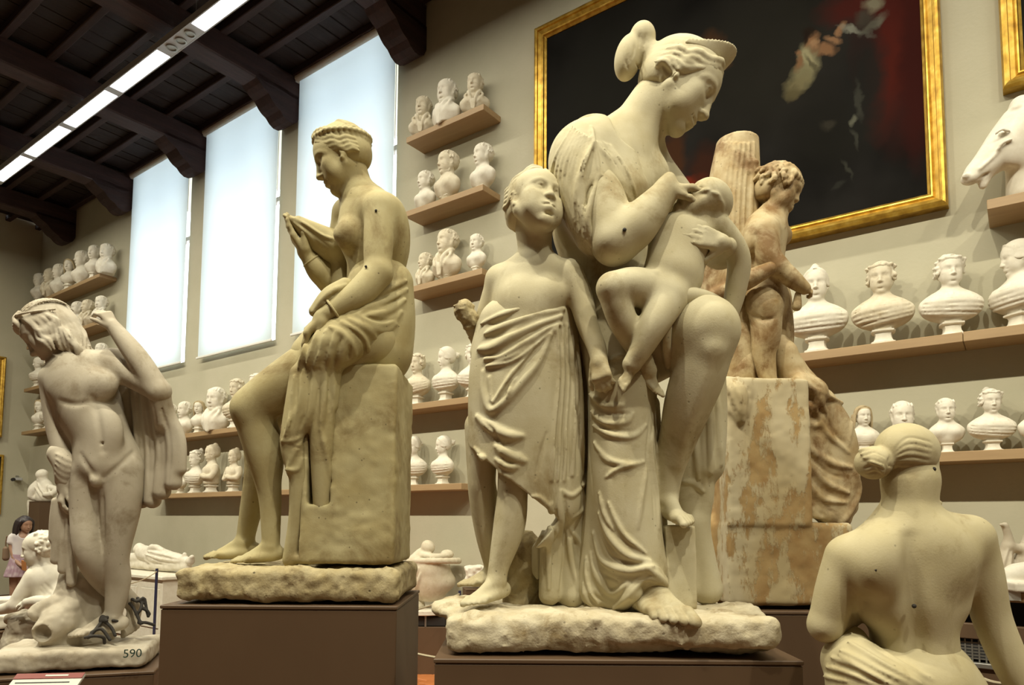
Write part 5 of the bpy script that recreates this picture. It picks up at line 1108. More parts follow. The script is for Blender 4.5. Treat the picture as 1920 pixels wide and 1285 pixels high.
S.groove([(1416, 440), (1412, 490), (1418, 550)], 3, 6); S.groove([(1410, 590), (1430, 600), (1455, 596)], 2.6, 4)
FIG = S.part('boy_figure', mm, root)
S = Sculpt(D_B, 1.5); hh = Head(S, *hc)
hh.ell((0, .17, -.09), (.375, .37, .44), .02); hh.ell((0, -.03, -.20), (.36, .34, .30), .06); hh.ell((0, -.16, .38), (.34, .36, .30), .05, True); hh.ell((0, -.46, .0), (.5, .2, .5), .05, True)
rnd = random.Random(7)
for i in range(120):
    th = rnd.uniform(-2.3, 2.3); ph = rnd.uniform(-.35, 1.2); r0 = .40
    p0 = np.array((math.sin(th)*math.cos(ph)*.39, .14+math.sin(ph)*.385, -.10-math.cos(th)*math.cos(ph)*.45)); 
    dd = np.array((rnd.uniform(-.08, .08), -.13, rnd.uniform(-.08, .08))); hh.lock([p0, p0+dd*.5+(.03*rnd.uniform(-1, 1), 0, 0), p0+dd], [.026, .05, .02], .012, n=6)
for j in range(9): t = (j-4)/4; hh.lock([(.30*t, .30, .26-.1*t*t), (.31*t, .22, .33-.12*t*t), (.32*t+.02, .13, .31-.14*t*t)], [.035, .05, .028], .012)
S.part('boy_hair', mm, FIG)
S = Sculpt(D_B, 2.4)                                                                                        # fluted trunk and the branch
S.limb([(1384, 258, 46), (1374, 380, 46), (1370, 520, 44), (1370, 720, 40)], [37, 50, 54, 54], 10); S.box((1383, 226, 46), (70, 40, 70), LEVEL, 2, 3, sub=True)
for i in range(8): x = 1338+i*10; S.fold([(x+10-(i-4)*1.2, 268), (x, 360), (x-4, 500)], 5, 3, 14, .6)
for i in range(7): x = 1343+i*10; S.groove([(x+10-(i-4)*1.2, 268), (x, 360), (x-4, 500)], 4, 3, 14)
S.limb([(1340, 556, 10), (1376, 540, -24), (1408, 522, -50), (1444, 504, -56)], [14, 16, 17, 13], 6)
for i in range(9): S.ell((1404+5*(i % 3), 306+9*(i//3)+3*(i % 2), 4+3*(i % 2)), (9, 8, 8), None, 3)
S.limb([(1402, 300, 10), (1408, 350, 20), (1404, 400, 26)], [10, 12, 14], 6); S.limb([(1496, 552, -40), (1494, 575, -40)], [6, 9], 3)
S.part('fluted_trunk', mm, root)
PEEL = peeling(); S = Sculpt(D_B, 3.4); S.box((1412, 856, 0), (74, 132, 86), LEVEL, 6); S.box((1446, 1052, 0), (111, 72, 96), LEVEL, 8); S.limb([(1340, 990, 0), (1350, 1090, 0)], [24, 40], 14)
S.limb([(1362, 720, -66), (1386, 740, -84), (1392, 790, -86)], [14, 15, 6], 6)
for pts in (((1352, 714), (1366, 760), (1386, 795)), ((1384, 708), (1404, 730), (1402, 780)), ((1362, 720), (1378, 750), (1390, 785)), ((1374, 716), (1388, 745), (1394, 790))): S.fold(pts, 5, 3, 12, .4)
S.rough(1.6, 60, 71, 2).rough(.8, 11, 72, 2); blk = S.part('block', PEEL, root)
S = Sculpt(D_B, 2.4)                                                                                        # drapery falling down the right side
for (x0, y0, x1, y1, x2, y2, z, r) in ((1476, 660, 1500, 760, 1500, 940, 0, 20), (1488, 690, 1528, 780, 1522, 950, 10, 22), (1508, 720, 1556, 810, 1548, 962, 16, 22), (1530, 738, 1578, 820, 1574, 970, 20, 22), (1548, 748, 1590, 850, 1592, 950, 22, 16)): S.limb([(x0, y0, z), (x1, y1, z), (x2, y2, z)], [r*.9, r*1.1, r], 12)
S.limb([(1462, 640, 10), (1478, 690, 6), (1510, 725, 4)], [16, 24, 24], 12); S.limb([(1500, 720, -20), (1530, 735, -16), (1520, 760, -20)], [22, 22, 14], 10)
S.limb([(1395, 640, 30), (1385, 690, 20), (1380, 720, 10)], [30, 36, 26], 12)
K5b = zmap(1220, 680, 2.125)
for pts, r in ((((580, 60), (640, 100), (690, 190), (660, 250), (590, 230)), 6), (((570, 210), (620, 330), (720, 400), (800, 420)), 6), (((570, 260), (620, 390), (700, 480), (790, 520)), 6), (((570, 320), (600, 440), (680, 540), (780, 560)), 5), (((570, 400), (590, 520), (650, 600), (690, 620)), 5), (((640, 100), (740, 150), (800, 200), (790, 330)), 4), (((820, 420), (830, 520), (780, 620), (720, 660)), 5), (((570, 560), (620, 600), (680, 620)), 5), (((600, 150), (660, 200), (700, 280), (790, 360)), 5)): S.fold(K5b(pts), r, 4, 20, .45)
for pts in (((575, 235), (625, 360), (710, 440), (795, 465)), ((570, 290), (610, 420), (690, 510), (785, 545)), ((570, 360), (600, 480), (670, 570), (740, 600)), ((600, 110), (650, 170), (640, 230)), ((690, 200), (740, 290), (795, 330))): S.groove(K5b(pts), 3, 3, 20)
S.part('side_drapery', mm, root)
zt = low_z(blk); c = at_d(1440, 1120, D_B); PL_B = plinth_at('plinth', c, yaw_f+.03, .70, .60, zt, 'brown box plinth behind, under the boy on his tall block')

# ------------------------------------------------------------------ plaster busts: kinds built once (cm, facing -Y), then copied
MWH = M['plaster_white']
M['plaster_cream2'] = stone('plaster_warm_white', (.66, .60, .47), (.57, .50, .36), (.40, .32, .19), 9.0, .75, .2, .3, 200, .58)
M['plaster_tan'] = stone('plaster_tan', (.48, .39, .24), (.38, .29, .16), (.24, .16, .07), 9.0, .75, .2, .3, 200, .56)
def socle(e, h, r=7.0, sq=.55):
    p = [(r*1.25, 0), (r*1.25, h*.10), (r*1.02, h*.16), (r*.86, h*.34), (r*.80, h*.55), (r*.90, h*.70), (r*1.15, h*.76), (r*1.15, h*.86), (r*.9, h*.90), (r*.85, h*1.12)]
    return MB().lathe([(a*.01, b*.01) for a, b in p], n=20, sq=sq).build('socle', MWH, e, smooth=True)
def torso(S, z0, w, dep, top, breast=0):
    """chest like a boat: wide at the shoulders, drawn in to the socle at z0"""
    zc = top-12.0; hz = min(11.5, max(8.0, zc-z0+1.5))
    S.limb([(-w*.80, 0, top-9.0), (-w*.42, .3, top-4.6), (0, .5, top-1.6), (w*.42, .3, top-4.6), (w*.80, 0, top-9.0)], [4.0, 5.2, 5.4, 5.2, 4.0], 4)
    S.ell((0, 0, zc), (w, dep*.92, hz), None, 3); S.limb([(0, 0, z0-1), (0, 0, zc-6)], [5.6, 7.0], 4); S.ell((0, .6, top-9), (w*.80, dep*.85, 6), None, 4)
    for x in (-1, 1): S.ell((x*w*.40, -dep*.58, zc+1.5), (5.4+breast, 4.4+breast, 4.8+breast*.5), None, 4)
    S.bust = (w, dep*.92, zc, hz)
def neck(S, top, hz, r=5.4, lean=0): S.limb([(0, .8, top-4), (0, .4, top+2), (0, .6+lean, hz-4)], [7.2, r, r*.98], 4)
def headc(S, hz, H=22.0, turn=0.0, tilt=0.0): return Head(S, (0, -.5, hz), (math.sin(turn), -math.cos(turn)*math.cos(tilt), -math.sin(tilt)), (0, -math.sin(tilt)*1.0, math.cos(tilt)), H)
def swag(S, z, drop, r, n=3, tilt=0, k=1.2, out=.35):
    """curved folds lying on the boat-shaped chest"""
    w, dep, zc, hz = S.bust
    for i in range(n):
        pts = []
        for t in np.linspace(-1, 1, 11):
            zz = z-i*r*2.1+drop*t*t+tilt*t; f = max(.02, 1-((zz-zc)/hz)**2); x = w*.97*math.sqrt(f)*math.sin(t*1.40); y = -dep*math.sqrt(f)*math.cos(t*1.40)
            pts.append((x, y-out, zz))
        S.curve(pts, [r*.7, r, r*1.1, r, r*.7], k, n=24)
def hair_cap(hh, low=.0, front=.36, S=None):
    hh.ell((0, .165, -.075), (.350, .362, .432), .02); hh.ell((0, low, -.17), (.34, .29, .31), .06); hh.ell((0, -.12, .36), (.40, front, .31), .05, True); hh.ell((0, -.42, .05), (.5, .22, .5), .05, True)
def base(kind): e = empty('bust', (0, 0, 0)); return e
KIND = {}
def finish(kind, e, H): KIND[kind] = (e, H)

# 1 woman, gathered drapery, hair in a topknot
def bust_woman(kind, seed, turn, knot, curls, matb, tilt=.05, asym=0.0):
    e = base(kind); sh = 12; socle(e, sh); S = Sculpt(1, .95, plain=True); S.fine(2, 34, 66, .7)
    torso(S, sh-1, 20.5, 12, 34.5, breast=.8)
    neck(S, 34.5, 46, 5.4); hd = headc(S, 50, 25, turn, tilt); hd.face(); hd.ear(1); hd.ear(-1)
    swag(S, 23.5, 2.0, 1.3, 4, asym*3.0, out=1.1, k=.7); swag(S, 28.5, .5, .9, 3, asym*2.5, out=2.2, k=.7)
    for i in range(7): t = (i-3)/3; S.curve([(t*12, -9.0+abs(t)*2.5, 31.5-abs(t)*1), (t*9, -11.6+abs(t)*1.5, 27), (t*6, -12.6, 23)], [.5, .8, .5], 1, n=10)
    FIG = S.part('figure', matb, e)
    S = Sculpt(1, .7, plain=True); hh = headc(S, 50, 25, turn, tilt); hair_cap(hh, .0, .38); rnd = random.Random(seed)
    for x in (-1, 1):
        for j in range(6): hh.lock([(.02*x, .42-j*.055, .28-j*.02), (.19*x, .33-j*.06, .23), (.29*x, .2-j*.05, .11), (.34*x, .13-j*.04, -.03), (.32*x, .08-j*.02, -.2)], [.02, .034, .03, .032, .02], .014)
        if curls:
            for j in range(10): a = rnd.uniform(-.3, .4); hh.ell((.34*x+rnd.uniform(-.03, .03)*x, a*.7+.06, rnd.uniform(-.2, .12)), (.065, .06, .065), .015)
    if curls:
        for j in range(9): t = (j-4)/4; hh.ell((.28*t, .30+.05*rnd.random(), .30-.14*t*t), (.065, .055, .06), .015)
    if knot == 1: hh.ell((.02, .50, -.16), (.12, .13, .14), .03); hh.lock([(-.1, .5, -.1), (0, .62, -.12), (.1, .52, -.18)], .05, .02)
    if knot == 2: hh.ell((0, .12, -.54), (.15, .15, .15), .04); hh.lock([(-.12, .16, -.5), (0, .2, -.68), (.12, .1, -.55)], .05, .02)
    if knot == 3: hh.ell((0, .44, -.34), (.16, .14, .16), .04); hh.lock([(-.14, .48, -.3), (0, .58, -.36), (.14, .46, -.36)], .05, .02)
    S.part('hair', matb, FIG); finish(kind, e, .63)
bust_woman('w_knot', 1, .12, 1, False, MWH); bust_woman('w_curl', 2, -.1, 0, True, M['plaster_cream2'], asym=1.0); bust_woman('w_laurel', 3, .1, 3, True, MWH, asym=-.6); bust_woman('w_side', 5, -.5, 2, False, MWH, .1)
# 2 man, bare chest cut in an oval
def bust_man(kind, turn, beard, coat, matb, sock=6, hairc=True, tilt=0.0):
    e = base(kind); sh = sock; socle(e, sh, 5.8) if sh else None; S = Sculpt(1, .95, plain=True); S.fine(2, 27+sock-6, 58+sock-6, .7); o = sock-10
    torso(S, 9+o, 18 if coat else 17, 10.5, 31+o)
    if not sock: S.limb([(0, 0, 4), (0, 0, 10)], [12, 13], 4); S.box((0, 0, -10.2), (40, 40, 10), None, 1, 1, sub=True)
    neck(S, 31+o, 42+o, 6.6); hd = headc(S, 45.5+o, 27, turn, tilt); hd.face(jaw=1.12); hd.ear(1); hd.ear(-1)
    if coat:
        for x in (-1, 1):
            S.curve([(x*6.5, 3, 37+o), (x*7.5, -4, 34+o), (x*5, -9.5, 28+o), (x*2.5, -11.5, 20+o), (x*1.5, -11, 9+o)], [1.6, 2.0, 2.2, 1.5, 1.2], 1.5, n=18)
            S.curve([(x*7, 0, 36+o), (x*11, -7, 28+o), (x*7, -11, 19+o)], [1.2, 1.6, 1.0], 1.5, n=14)
        S.curve([(0, -10, 31+o), (0, -12, 20+o), (0, -11, 8+o)], .7, 1, n=10); swag(S, 20+o, 1.5, .6, 3, out=.3)
    FIG = S.part('figure', matb, e)
    S = Sculpt(1, .7, plain=True); hh = headc(S, 45.5+o, 27, turn, tilt); rnd = random.Random(hash(kind) % 97 if False else len(kind)*7)
    hh.ell((0, .175, -.08), (.340, .352, .425), .02); hh.ell((0, .03, -.17), (.335, .26, .30), .06); hh.ell((0, -.10, .38), (.36, .42, .31), .05, True); hh.ell((0, -.42, .0), (.5, .24, .5), .05, True)
    for i in range(60):
        th = rnd.uniform(-2.0, 2.0); ph = rnd.uniform(-.1, 1.4); p0 = np.array((math.sin(th)*math.cos(ph)*.355, .155+math.sin(ph)*.362, -.09-math.cos(th)*math.cos(ph)*.435)); d = np.array((rnd.uniform(-.06, .06), -.10, .05)); hh.lock([p0, p0+d*.5, p0+d], [.018, .036, .018], .012, n=5)
    for j in range(7): t = (j-3)/3; hh.lock([(.26*t, .40, .20-.1*t*t), (.27*t, .32, .28-.12*t*t), (.27*t+.03, .25, .28-.14*t*t)], [.03, .042, .02], .012)
    if beard:
        for j in range(11): t = (j-5)/5; hh.lock([(.25*t, -.24-.03*(1-abs(t)), .26-.22*t*t), (.23*t, -.38, .27-.20*t*t), (.15*t, -.52, .24-.14*t*t)], [.035, .05, .025], .02)
    S.part('hair', matb, FIG); finish(kind, e, (.595+.01*o))
bust_man('m_bare', -.25, False, False, MWH); bust_man('m_beard', -.15, True, False, M['plaster_cream2']); bust_man('m_coat', -.2, False, True, M['plaster_cream2'], 5, tilt=-.05); bust_man('m_herm', .1, False, True, MWH, 0); bust_man('m_boy', .1, False, False, MWH, 13)
# 3 girl with folded arms, to the waist
e = base('g_arms'); socle(e, 12, 8.0); S = Sculpt(1, .95, plain=True); S.fine(2, 44, 70, .66)
torso(S, 18, 17, 10.5, 42, breast=.5); S.limb([(0, 0, 12), (0, 0, 26)], [11, 11.5], 5)
for x in (-1, 1): S.limb([(x*15, 0, 37), (x*17.5, -2, 29), (x*16, -6, 22)], [4.6, 4.2, 3.6], 3); S.limb([(x*16, -6, 22), (x*8, -13, 21+x), (-x*3, -14, 24+x)], [3.6, 3.2, 2.4], 2)
S.box((0, 0, 1), (40, 40, 11), None, 1, 2, sub=True); swag(S, 26, 1.5, .9, 4, out=.5); neck(S, 42, 54, 5.4); hd = headc(S, 57, 25, -.15, .05); hd.face(child=.3); hd.ear(1); hd.ear(-1); FIG = S.part('figure', M['plaster_cream2'], e)
S = Sculpt(1, .7, plain=True); hh = headc(S, 57, 25, -.15, .05); hair_cap(hh, .0, .38); hh.ell((0, .46, -.22), (.15, .15, .16), .04)
for x in (-1, 1):
    for j in range(6): hh.lock([(.02*x, .42-j*.055, .28-j*.02), (.2*x, .32-j*.06, .22), (.32*x, .17-j*.05, .04), (.30*x, .1-j*.02, -.22)], [.02, .03, .03, .02], .014)
S.part('hair', M['plaster_cream2'], FIG); finish('g_arms', e, .71)
# 4 woman with long loose hair
e = base('v_long'); socle(e, 12, 7.5); S = Sculpt(1, .95, plain=True); S.fine(2, 38, 64, .66); torso(S, 12, 18, 10.5, 36, breast=.5); swag(S, 25, 2, 1.1, 5, out=.6); neck(S, 36, 48); hd = headc(S, 51, 26, .25, .05); hd.face(); FIG = S.part('figure', MWH, e)
S = Sculpt(1, .7, plain=True); hh = headc(S, 51, 26, .25, .05); hair_cap(hh, -.05, .40)
for x in (-1, 1):
    for j in range(7): hh.lock([(.02*x, .46-j*.03, .24-j*.05), (.26*x, .34-j*.05, .18-j*.06), (.37*x, .05, .10-j*.06), (.40*x, -.3, .04-j*.05), (.42*x, -.68, .0-j*.05)], [.03, .045, .05, .055, .03], .016)
S.part('hair', M['plaster_tan'], FIG); finish('v_long', e, .635)

used = set(); YB = 5.83
def place(kind, px, top, base_py, shelf_z, rz, label, group, yb=YB, sx=1.0):
    yb = 5.80 if px < 215 else yb
    src, H = KIND[kind]; q = at_y(px, base_py, yb); t = at_y(px, top, yb); sc = max(.25, (t[2]-q[2])/H); yb = 5.79 if sc > 1.02 else yb
    o = src if kind not in used else copy_tree(src); used.add(kind)
    o.location = (float(q[0]), yb, shelf_z); o.rotation_euler = (0, 0, math.radians(rz)); sx = .84 if kind[:2] in ('w_', 'g_') and 300 < px < 900 else sx; o.scale = (sc*sx, sc, sc); tag(o, label, 'bust', group); return o
def ztop(z): return z+.0705
G = 'plaster busts on the wall shelves'
ZA, ZB_, Z1, Z2, Z3, Z4, Z5 = map(ztop, (2.863, 2.032, 6.08, 5.17, 4.24, 2.863, 1.937))
place('w_knot', 1535, 497, 658, ZA, 5, 'white bust of a woman with topknot, overlapped by the small boy\'s hand', G)
place('w_curl', 1658, 484, 641, ZA, 8, 'draped curly-haired woman bust, second from the left under the big painting', G)
place('w_laurel', 1785, 468, 625, ZA, 14, 'draped white woman bust left of the shelf joint under the big painting', G)
place('w_side', 1914, 436, 604, ZA, -40, 'woman bust in profile cut by the right border on the upper shelf', G)
place('v_long', 1620, 770, 866, ZB_, 20, 'bust of a woman with long loose hair between drapery and the nude\'s hair knot', G)
place('m_herm', 1695, 763, 866, ZB_, 10, 'short-haired head of a man just above the nude\'s head', G)
place('m_boy', 1777, 757, 862, ZB_, 12, 'slim bare-chested bust on turned socle right beside the nude\'s head', G)
place('w_laurel', 1862, 741, 860, ZB_, 15, 'small draped child-like bust near the right border on the lower shelf', G)
place('m_boy', 1948, 748, 857, ZB_, 15, 'bust barely showing at the right border on the lower shelf', G)
# short shelves by the window
for r, (zz, row, rows) in enumerate(((Z1, 'topmost', ((793, 175, 254, 'm_coat', 25, 1), (842, 146, 232, 'm_herm', -5, 1), (890, 132, 212, 'm_coat', 28, 1))), (Z2, 'middle', ((797, 312, 388, 'm_bare', 0, 1), (843, 275, 370, 'm_beard', -8, 1), (905, 258, 348, 'm_bare', -5, 1))), (Z3, 'lowest', ((797, 466, 533, 'm_coat', -5, 1), (842, 423, 520, 'm_coat', -2, 1), (893, 431, 508, 'm_boy', -2, 1))))):
    for i, (px, t, b, kd, rz, _) in enumerate(rows): place(kd, px, t, b, zz, rz, '%s plaster bust on the %s short shelf right of the windows' % (('leftmost', 'middle', 'rightmost')[i], row), G)
for i, (px, t, b, kd, rz) in enumerate(((732, 680, 760, 'w_curl', 0), (782, 657, 756, 'w_curl', 12), (836, 647, 751, 'w_side', 0), (886, 640, 744, 'w_laurel', 24))): place(kd, px, t, b, Z4, rz, ('woman bust half hidden by the seated statue\'s block on the upper long shelf', 'curly woman bust on the upper long shelf just right of the seated statue', 'woman bust in profile with knotted hair on the upper long shelf', 'woman bust touching the girl\'s skirt on the upper long shelf')[i], G)
for i, (px, t, b, kd, rz) in enumerate(((775, 821, 914, 'w_side', 30), (830, 821, 913, 'w_side', -6))): place(kd, px, t, b, Z5, rz, ('draped bust on the lower long shelf just right of the seated statue\'s block', 'draped bust in profile at the right end of the lower long shelf')[i], G)
for i, (px, t, b, kd, rz) in enumerate(((318, 760, 823, 'm_boy', 20), (344, 756, 820, 'm_bare', 20), (372, 754, 815, 'v_long', 15), (408, 728, 810, 'm_herm', 12), (446, 712, 805, 'w_curl', 20), (484, 704, 802, 'w_laurel', 10))): place(kd, px, t, b, Z4, rz, ('bust nearest the youth\'s cloak', 'second bust from the cloak', 'long-haired bust third from the cloak', 'squared man bust left of the seated statue\'s knee', 'curly bust beside the seated statue\'s knee', 'bust hidden behind the seated statue\'s knee')[i]+' on the upper long shelf', G)
for i, (px, t, b, kd, rz) in enumerate(((338, 872, 925, 'w_side', 0), (370, 842, 923, 'w_laurel', 0), (400, 830, 921, 'g_arms', -8), (437, 837, 919, 'g_arms', 10), (476, 845, 918, 'w_curl', 10))): place(kd, px, t, b, Z5, rz, ('small bust emerging from behind the cloak hem', 'draped woman bust nearest the cloak hem', 'white girl bust with arms folded', 'cream girl bust with crossed arms', 'bust just behind the seated statue\'s shin')[i]+' on the lower long shelf', G)
# far corner
for i, (px, t, b, kd) in enumerate(((73, 504, 560, 'm_boy'), (94, 496, 552, 'm_coat'), (111, 488, 545, 'm_bare'), (129, 480, 537, 'v_long'), (153, 465, 528, 'm_bare'), (176, 456, 519, 'm_boy'), (200, 454, 510, 'm_herm'))): place(kd, px, t, b, ztop(6.10), 18, '%s bust from the corner on the topmost far shelf' % ('first', 'second', 'third', 'fourth', 'fifth', 'sixth', 'seventh')[i], G)
for i, (px, t, b, kd) in enumerate(((104, 566, 625, 'm_beard'), (124, 563, 618, 'm_beard'), (145, 556, 611, 'm_bare'), (164, 552, 604, 'm_coat'), (190, 547, 597, 'm_herm'))): place(kd, px, t, b, ztop(5.19), 18, '%s bust counted leftwards on the second far shelf' % ('fifth', 'fourth', 'third', 'second', 'first')[i], G)
for i, (px, t, b, kd) in enumerate(((72, 666, 722, 'w_side'), (90, 664, 718, 'w_curl'), (188, 636, 688, 'm_bare'))): place(kd, px, t, b, ztop(4.27), 15, ('white bust behind the stooping youth\'s chin', 'bust close behind the stooping youth\'s neck', 'small head showing behind the youth\'s raised arm')[i]+' on the third far shelf', G)
for i, (px, t, b, kd) in enumerate(((73, 750, 806, 'v_long'), (93, 741, 802, 'w_knot'))): place(kd, px, t, b, ztop(3.355), 15, ('whitish bust nearer the corner', 'yellowish bust beside the youth\'s chest')[i]+' on the lowest far shelf', G)

# ------------------------------------------------------------------ horse head on its shelf
D_H = float(AX_F@(at_y(1880, 300, 5.76)-EYE)); root = empty('horse_head_statue', at_y(1915, 372, 5.76)); tag(root, 'white plaster horse head with open mouth at the upper right border', 'statue')
root.location.z = ztop(3.735)
S = Sculpt(D_H, 2.2)
S.limb([(1925, 232, 0), (1890, 268, 0), (1848, 312, 0), (1822, 330, 0)], [40, 36, 22, 15], 10); S.ell((1908, 275, -22), (34, 36, 16), None, 12)
S.limb([(1898, 222, 0), (1862, 272, 0), (1826, 318, 0)], [16, 14, 12], 10); S.limb([(1880, 300, 0), (1856, 318, 0), (1845, 340, 0), (1843, 348, 0)], [17, 12, 9, 7], 6)
S.ell((1817, 336, 0), (13, 10, 15), None, 6); S.ell((1810, 330, -9), (6, 5, 6), None, 4); S.ell((1810, 330, -14), (3.5, 2.6, 3), None, 2, sub=True); S.limb([(1836, 338, -12), (1850, 326, -12)], [4, 3], 2, sub=True)
S.ell((1879, 250, -30), (9, 7, 7), None, 4, sub=True); S.ell((1880, 251, -27), (7, 5.5, 6), None, 2); S.curve([(1868, 250, -34), (1878, 243, -38), (1892, 246, -36)], 2.6, 2, n=8)
S.curve([(1872, 280, -30), (1880, 268, -36), (1895, 262, -40)], 3, 4, n=8); S.curve([(1838, 316, -18), (1856, 300, -22), (1872, 284, -26)], 2.6, 4, n=8)
S.limb([(1925, 250, 0), (1930, 320, 0), (1928, 356, 2)], [40, 37, 35], 14); S.limb([(1915, 200, 4), (1945, 215, 4)], [20, 30], 10)
for i in range(6): S.ell((1906+7*i, 204-5*i+6*(i % 2), -14), (9, 8, 10), None, 3)
S.limb([(1922, 196, -16), (1928, 176, -18)], [7, 3], 3); kh = (float(root.location[2])-float(at_d(1915, 372, D_H)[2]))*F_PX/D_H; S.box((1920, 372-kh+30, 0), (90, 30, 90), LEVEL, 1, 1, sub=True)
S.part('horse_head', MWH, root)

# ------------------------------------------------------------------ visitor in the far left
D_V = 9.6
fv = at_d(34, 1100, D_V); root = empty('person', (fv[0], fv[1], 0)); tag(root, 'dark-haired visitor in pale tee and lilac skirt holding a phone, far left', 'person')
M['skin'] = mat('skin', (.33, .19, .125), .55); M['hair_dark'] = wood('dark_hair', (.010, .007, .008), (.024, .013, .015), 2, 6, .45, 8, .2)
def printed(name, c1, c2, c3, sc):
    m = mat(name, c1, .85); b = m.node_tree.nodes['Principled BSDF']; tc = N(m, 'ShaderNodeTexCoord'); v = N(m, 'ShaderNodeTexVoronoi', Scale=sc); L(m, tc, 'Object', v, 'Vector')
    r = ramp(m, [(.0, c2), (.35, c1), (.6, c3)]); L(m, v, 'Distance', r, 'Fac'); L(m, r, 0, b, 'Base Color'); return m
M['tee'] = printed('tee_print', (.56, .52, .54), (.40, .36, .42), (.62, .58, .58), 9); M['skirt'] = printed('skirt_print', (.42, .32, .36), (.52, .44, .46), (.33, .22, .27), 16)
kz = (fv[2]-0)*F_PX/D_V; gy = 1100+kz                                     # floor line in px
S = Sculpt(D_V, 1.2)
hd = Head(S, (48, 984, 0), (.88, .10, -.45), (.05, -1, 0), 30); hd.face(fine=False); hd.ear(-1)
S.limb([(46, 994, 1), (42, 1004, 1)], [5.6, 6.5], 3); S.limb([(34, 1006, 0), (50, 1008, 2)], [7, 7], 4)
S.limb([(40, 1010, 0), (38, 1034, 0), (36, 1056, 0), (36, 1070, 0)], [12, 11, 14, 13], 4)
S.limb([(25, 1008, -3), (22, 1026, -5), (27, 1046, -10)], [5.8, 5, 4.4], 3); S.limb([(27, 1046, -10), (34, 1056, -14), (40, 1061, -16)], [4.4, 3.8, 3.0], 2); hand(S, S.P((39, 1060, -16)), (.9, .35, -.2), (.2, .3, .9), 13, (.5, .6, .4), k=1)
S.limb([(54, 1010, 4), (57, 1030, 4), (50, 1052, -8)], [5.6, 4.8, 3.6], 3)
S.limb([(29, 1075, 0), (27, 1120, 0), (26, 1150, 2), (26, gy-7, 2)], [10, 7.5, 6.5, 3.6], 3); S.limb([(42, 1075, 0), (44, 1120, 0), (44, 1150, 2), (44, gy-7, 2)], [10, 7.5, 6.5, 3.6], 3)
for x in (26, 44): S.limb([(x, gy-4, 3), (x+10, gy-2.6, -6)], [4, 2.6], 2)
FIG = S.part('body', M['skin'], root)
S = Sculpt(D_V, .8); hh = Head(S, (48, 984, 0), (.88, .10, -.45), (.05, -1, 0), 30); hh.ell((0, .16, -.10), (.39, .39, .46), .02); hh.ell((0, -.02, -.2), (.38, .42, .32), .06); hh.ell((0, -.14, .40), (.42, .38, .30), .05, True)
for x in (-1, 1):
    for j in range(5): hh.lock([(.05*x, .5, 0-.06*j), (.36*x, .2, .08-.1*j), (.42*x, -.3, .0-.1*j), (.44*x, -.85, -.05-.1*j)], [.05, .09, .1, .05], .03, n=10)
S.part('hair', M['hair_dark'], FIG)
S = Sculpt(D_V, .9); S.limb([(40, 1006, 0), (38, 1030, 0), (37, 1048, 0)], [13, 13, 14], 4); S.limb([(33, 1004, 0), (24, 1008, -3), (21, 1016, -5)], [7.5, 7.5, 7], 4); S.limb([(48, 1006, 2), (56, 1014, 4)], [7, 6.5], 4); S.limb([(46, 988, 1), (43, 1003, -6)], [6.4, 6.4], 2, sub=True); S.part('tee', M['tee'], FIG)
S = Sculpt(D_V, .9); S.limb([(37, 1044, 0), (35, 1064, 0), (33, 1082, 0)], [14.5, 18, 22], 4); S.box((33, 1099, 0), (60, 17, 60), LEVEL, 1, 2, sub=True)
for i in range(7): S.fold([(24+4*i, 1050), (20+5.4*i, 1068), (16+6.2*i, 1082)], 1.6, 1, 8, .3)
S.part('skirt', M['skirt'], FIG)
pp = at_d(45, 1061, D_V*(1-22/F_PX)); o = MB().box((0, 0, 0), (.075, .012, .145), None, .003).build('phone', mat('phone_screen', (.5, .22, .08), .3)); o.location = tuple(pp); o.rotation_euler = (.3, .2, .4); tag(o, 'phone with orange glow held in the visitor\'s hand', 'phone')
S = Sculpt(D_V, .9); S.limb([(11, 1030, 10), (11, 1046, 10)], [5, 6], 3); S.curve([(13, 1006, 8), (11, 1018, 9), (11, 1030, 10)], 1.4, 1, n=8); bo = empty('shoulder_bag', at_d(16, 1040, D_V*(1+6/F_PX))); tag(bo, 'small tan shoulder bag hanging at the visitor\'s back', 'bag'); S.part('bag_body', mat('bag_tan', (.20, .13, .08), .7), bo)

# ------------------------------------------------------------------ reclining youth behind the stooping one
D_R = 4.7
root = empty('reclining_youth_statue', at_d(60, 1190, D_R)); tag(root, 'white plaster reclining youth with curly hair looking left, below the visitor', 'statue')
S = Sculpt(D_R, 1.9); S.fine(0, -930, -845, 1.0).fine(1, 110, 200, 1.0)
hc = ((70, 1030, 0), (-.93, .10, -.36), (-.08, -1, 0), 62); hd = Head(S, *hc); hd.face(); S.limb([(79, 1048, 3), (84, 1066, 3), (88, 1080, 2)], [17, 17, 22], 8)
S.limb([(70, 1084, -6), (110, 1086, 14)], [19, 19], 10); S.limb([(86, 1092, 2), (98, 1124, 6), (118, 1156, 10), (160, 1170, 14)], [30, 32, 32, 34], 14)
S.limb([(64, 1084, -10), (46, 1106, -20), (28, 1134, -28)], [16, 14, 12], 8); S.limb([(28, 1136, -28), (4, 1143, -26), (-24, 1146, -24)], [12, 10, 7], 5)
S.limb([(112, 1090, 16), (108, 1118, -16), (98, 1134, -30)], [16, 14, 12], 8); S.limb([(98, 1134, -30), (72, 1128, -38), (50, 1130, -40)], [12, 11, 8], 5); hand(S, S.P((52, 1130, -40)), (-.95, .2, 0), (0, .9, .4), 30, (.4, .5, .3), k=2)
for pts in (((78, 1100), (88, 1112), (96, 1118)), ((76, 1108), (86, 1118), (96, 1126)), ((84, 1094), (94, 1104), (100, 1108))): S.groove(pts, 1.8, 3, 10)
FIG = S.part('youth_figure', MWH, root)
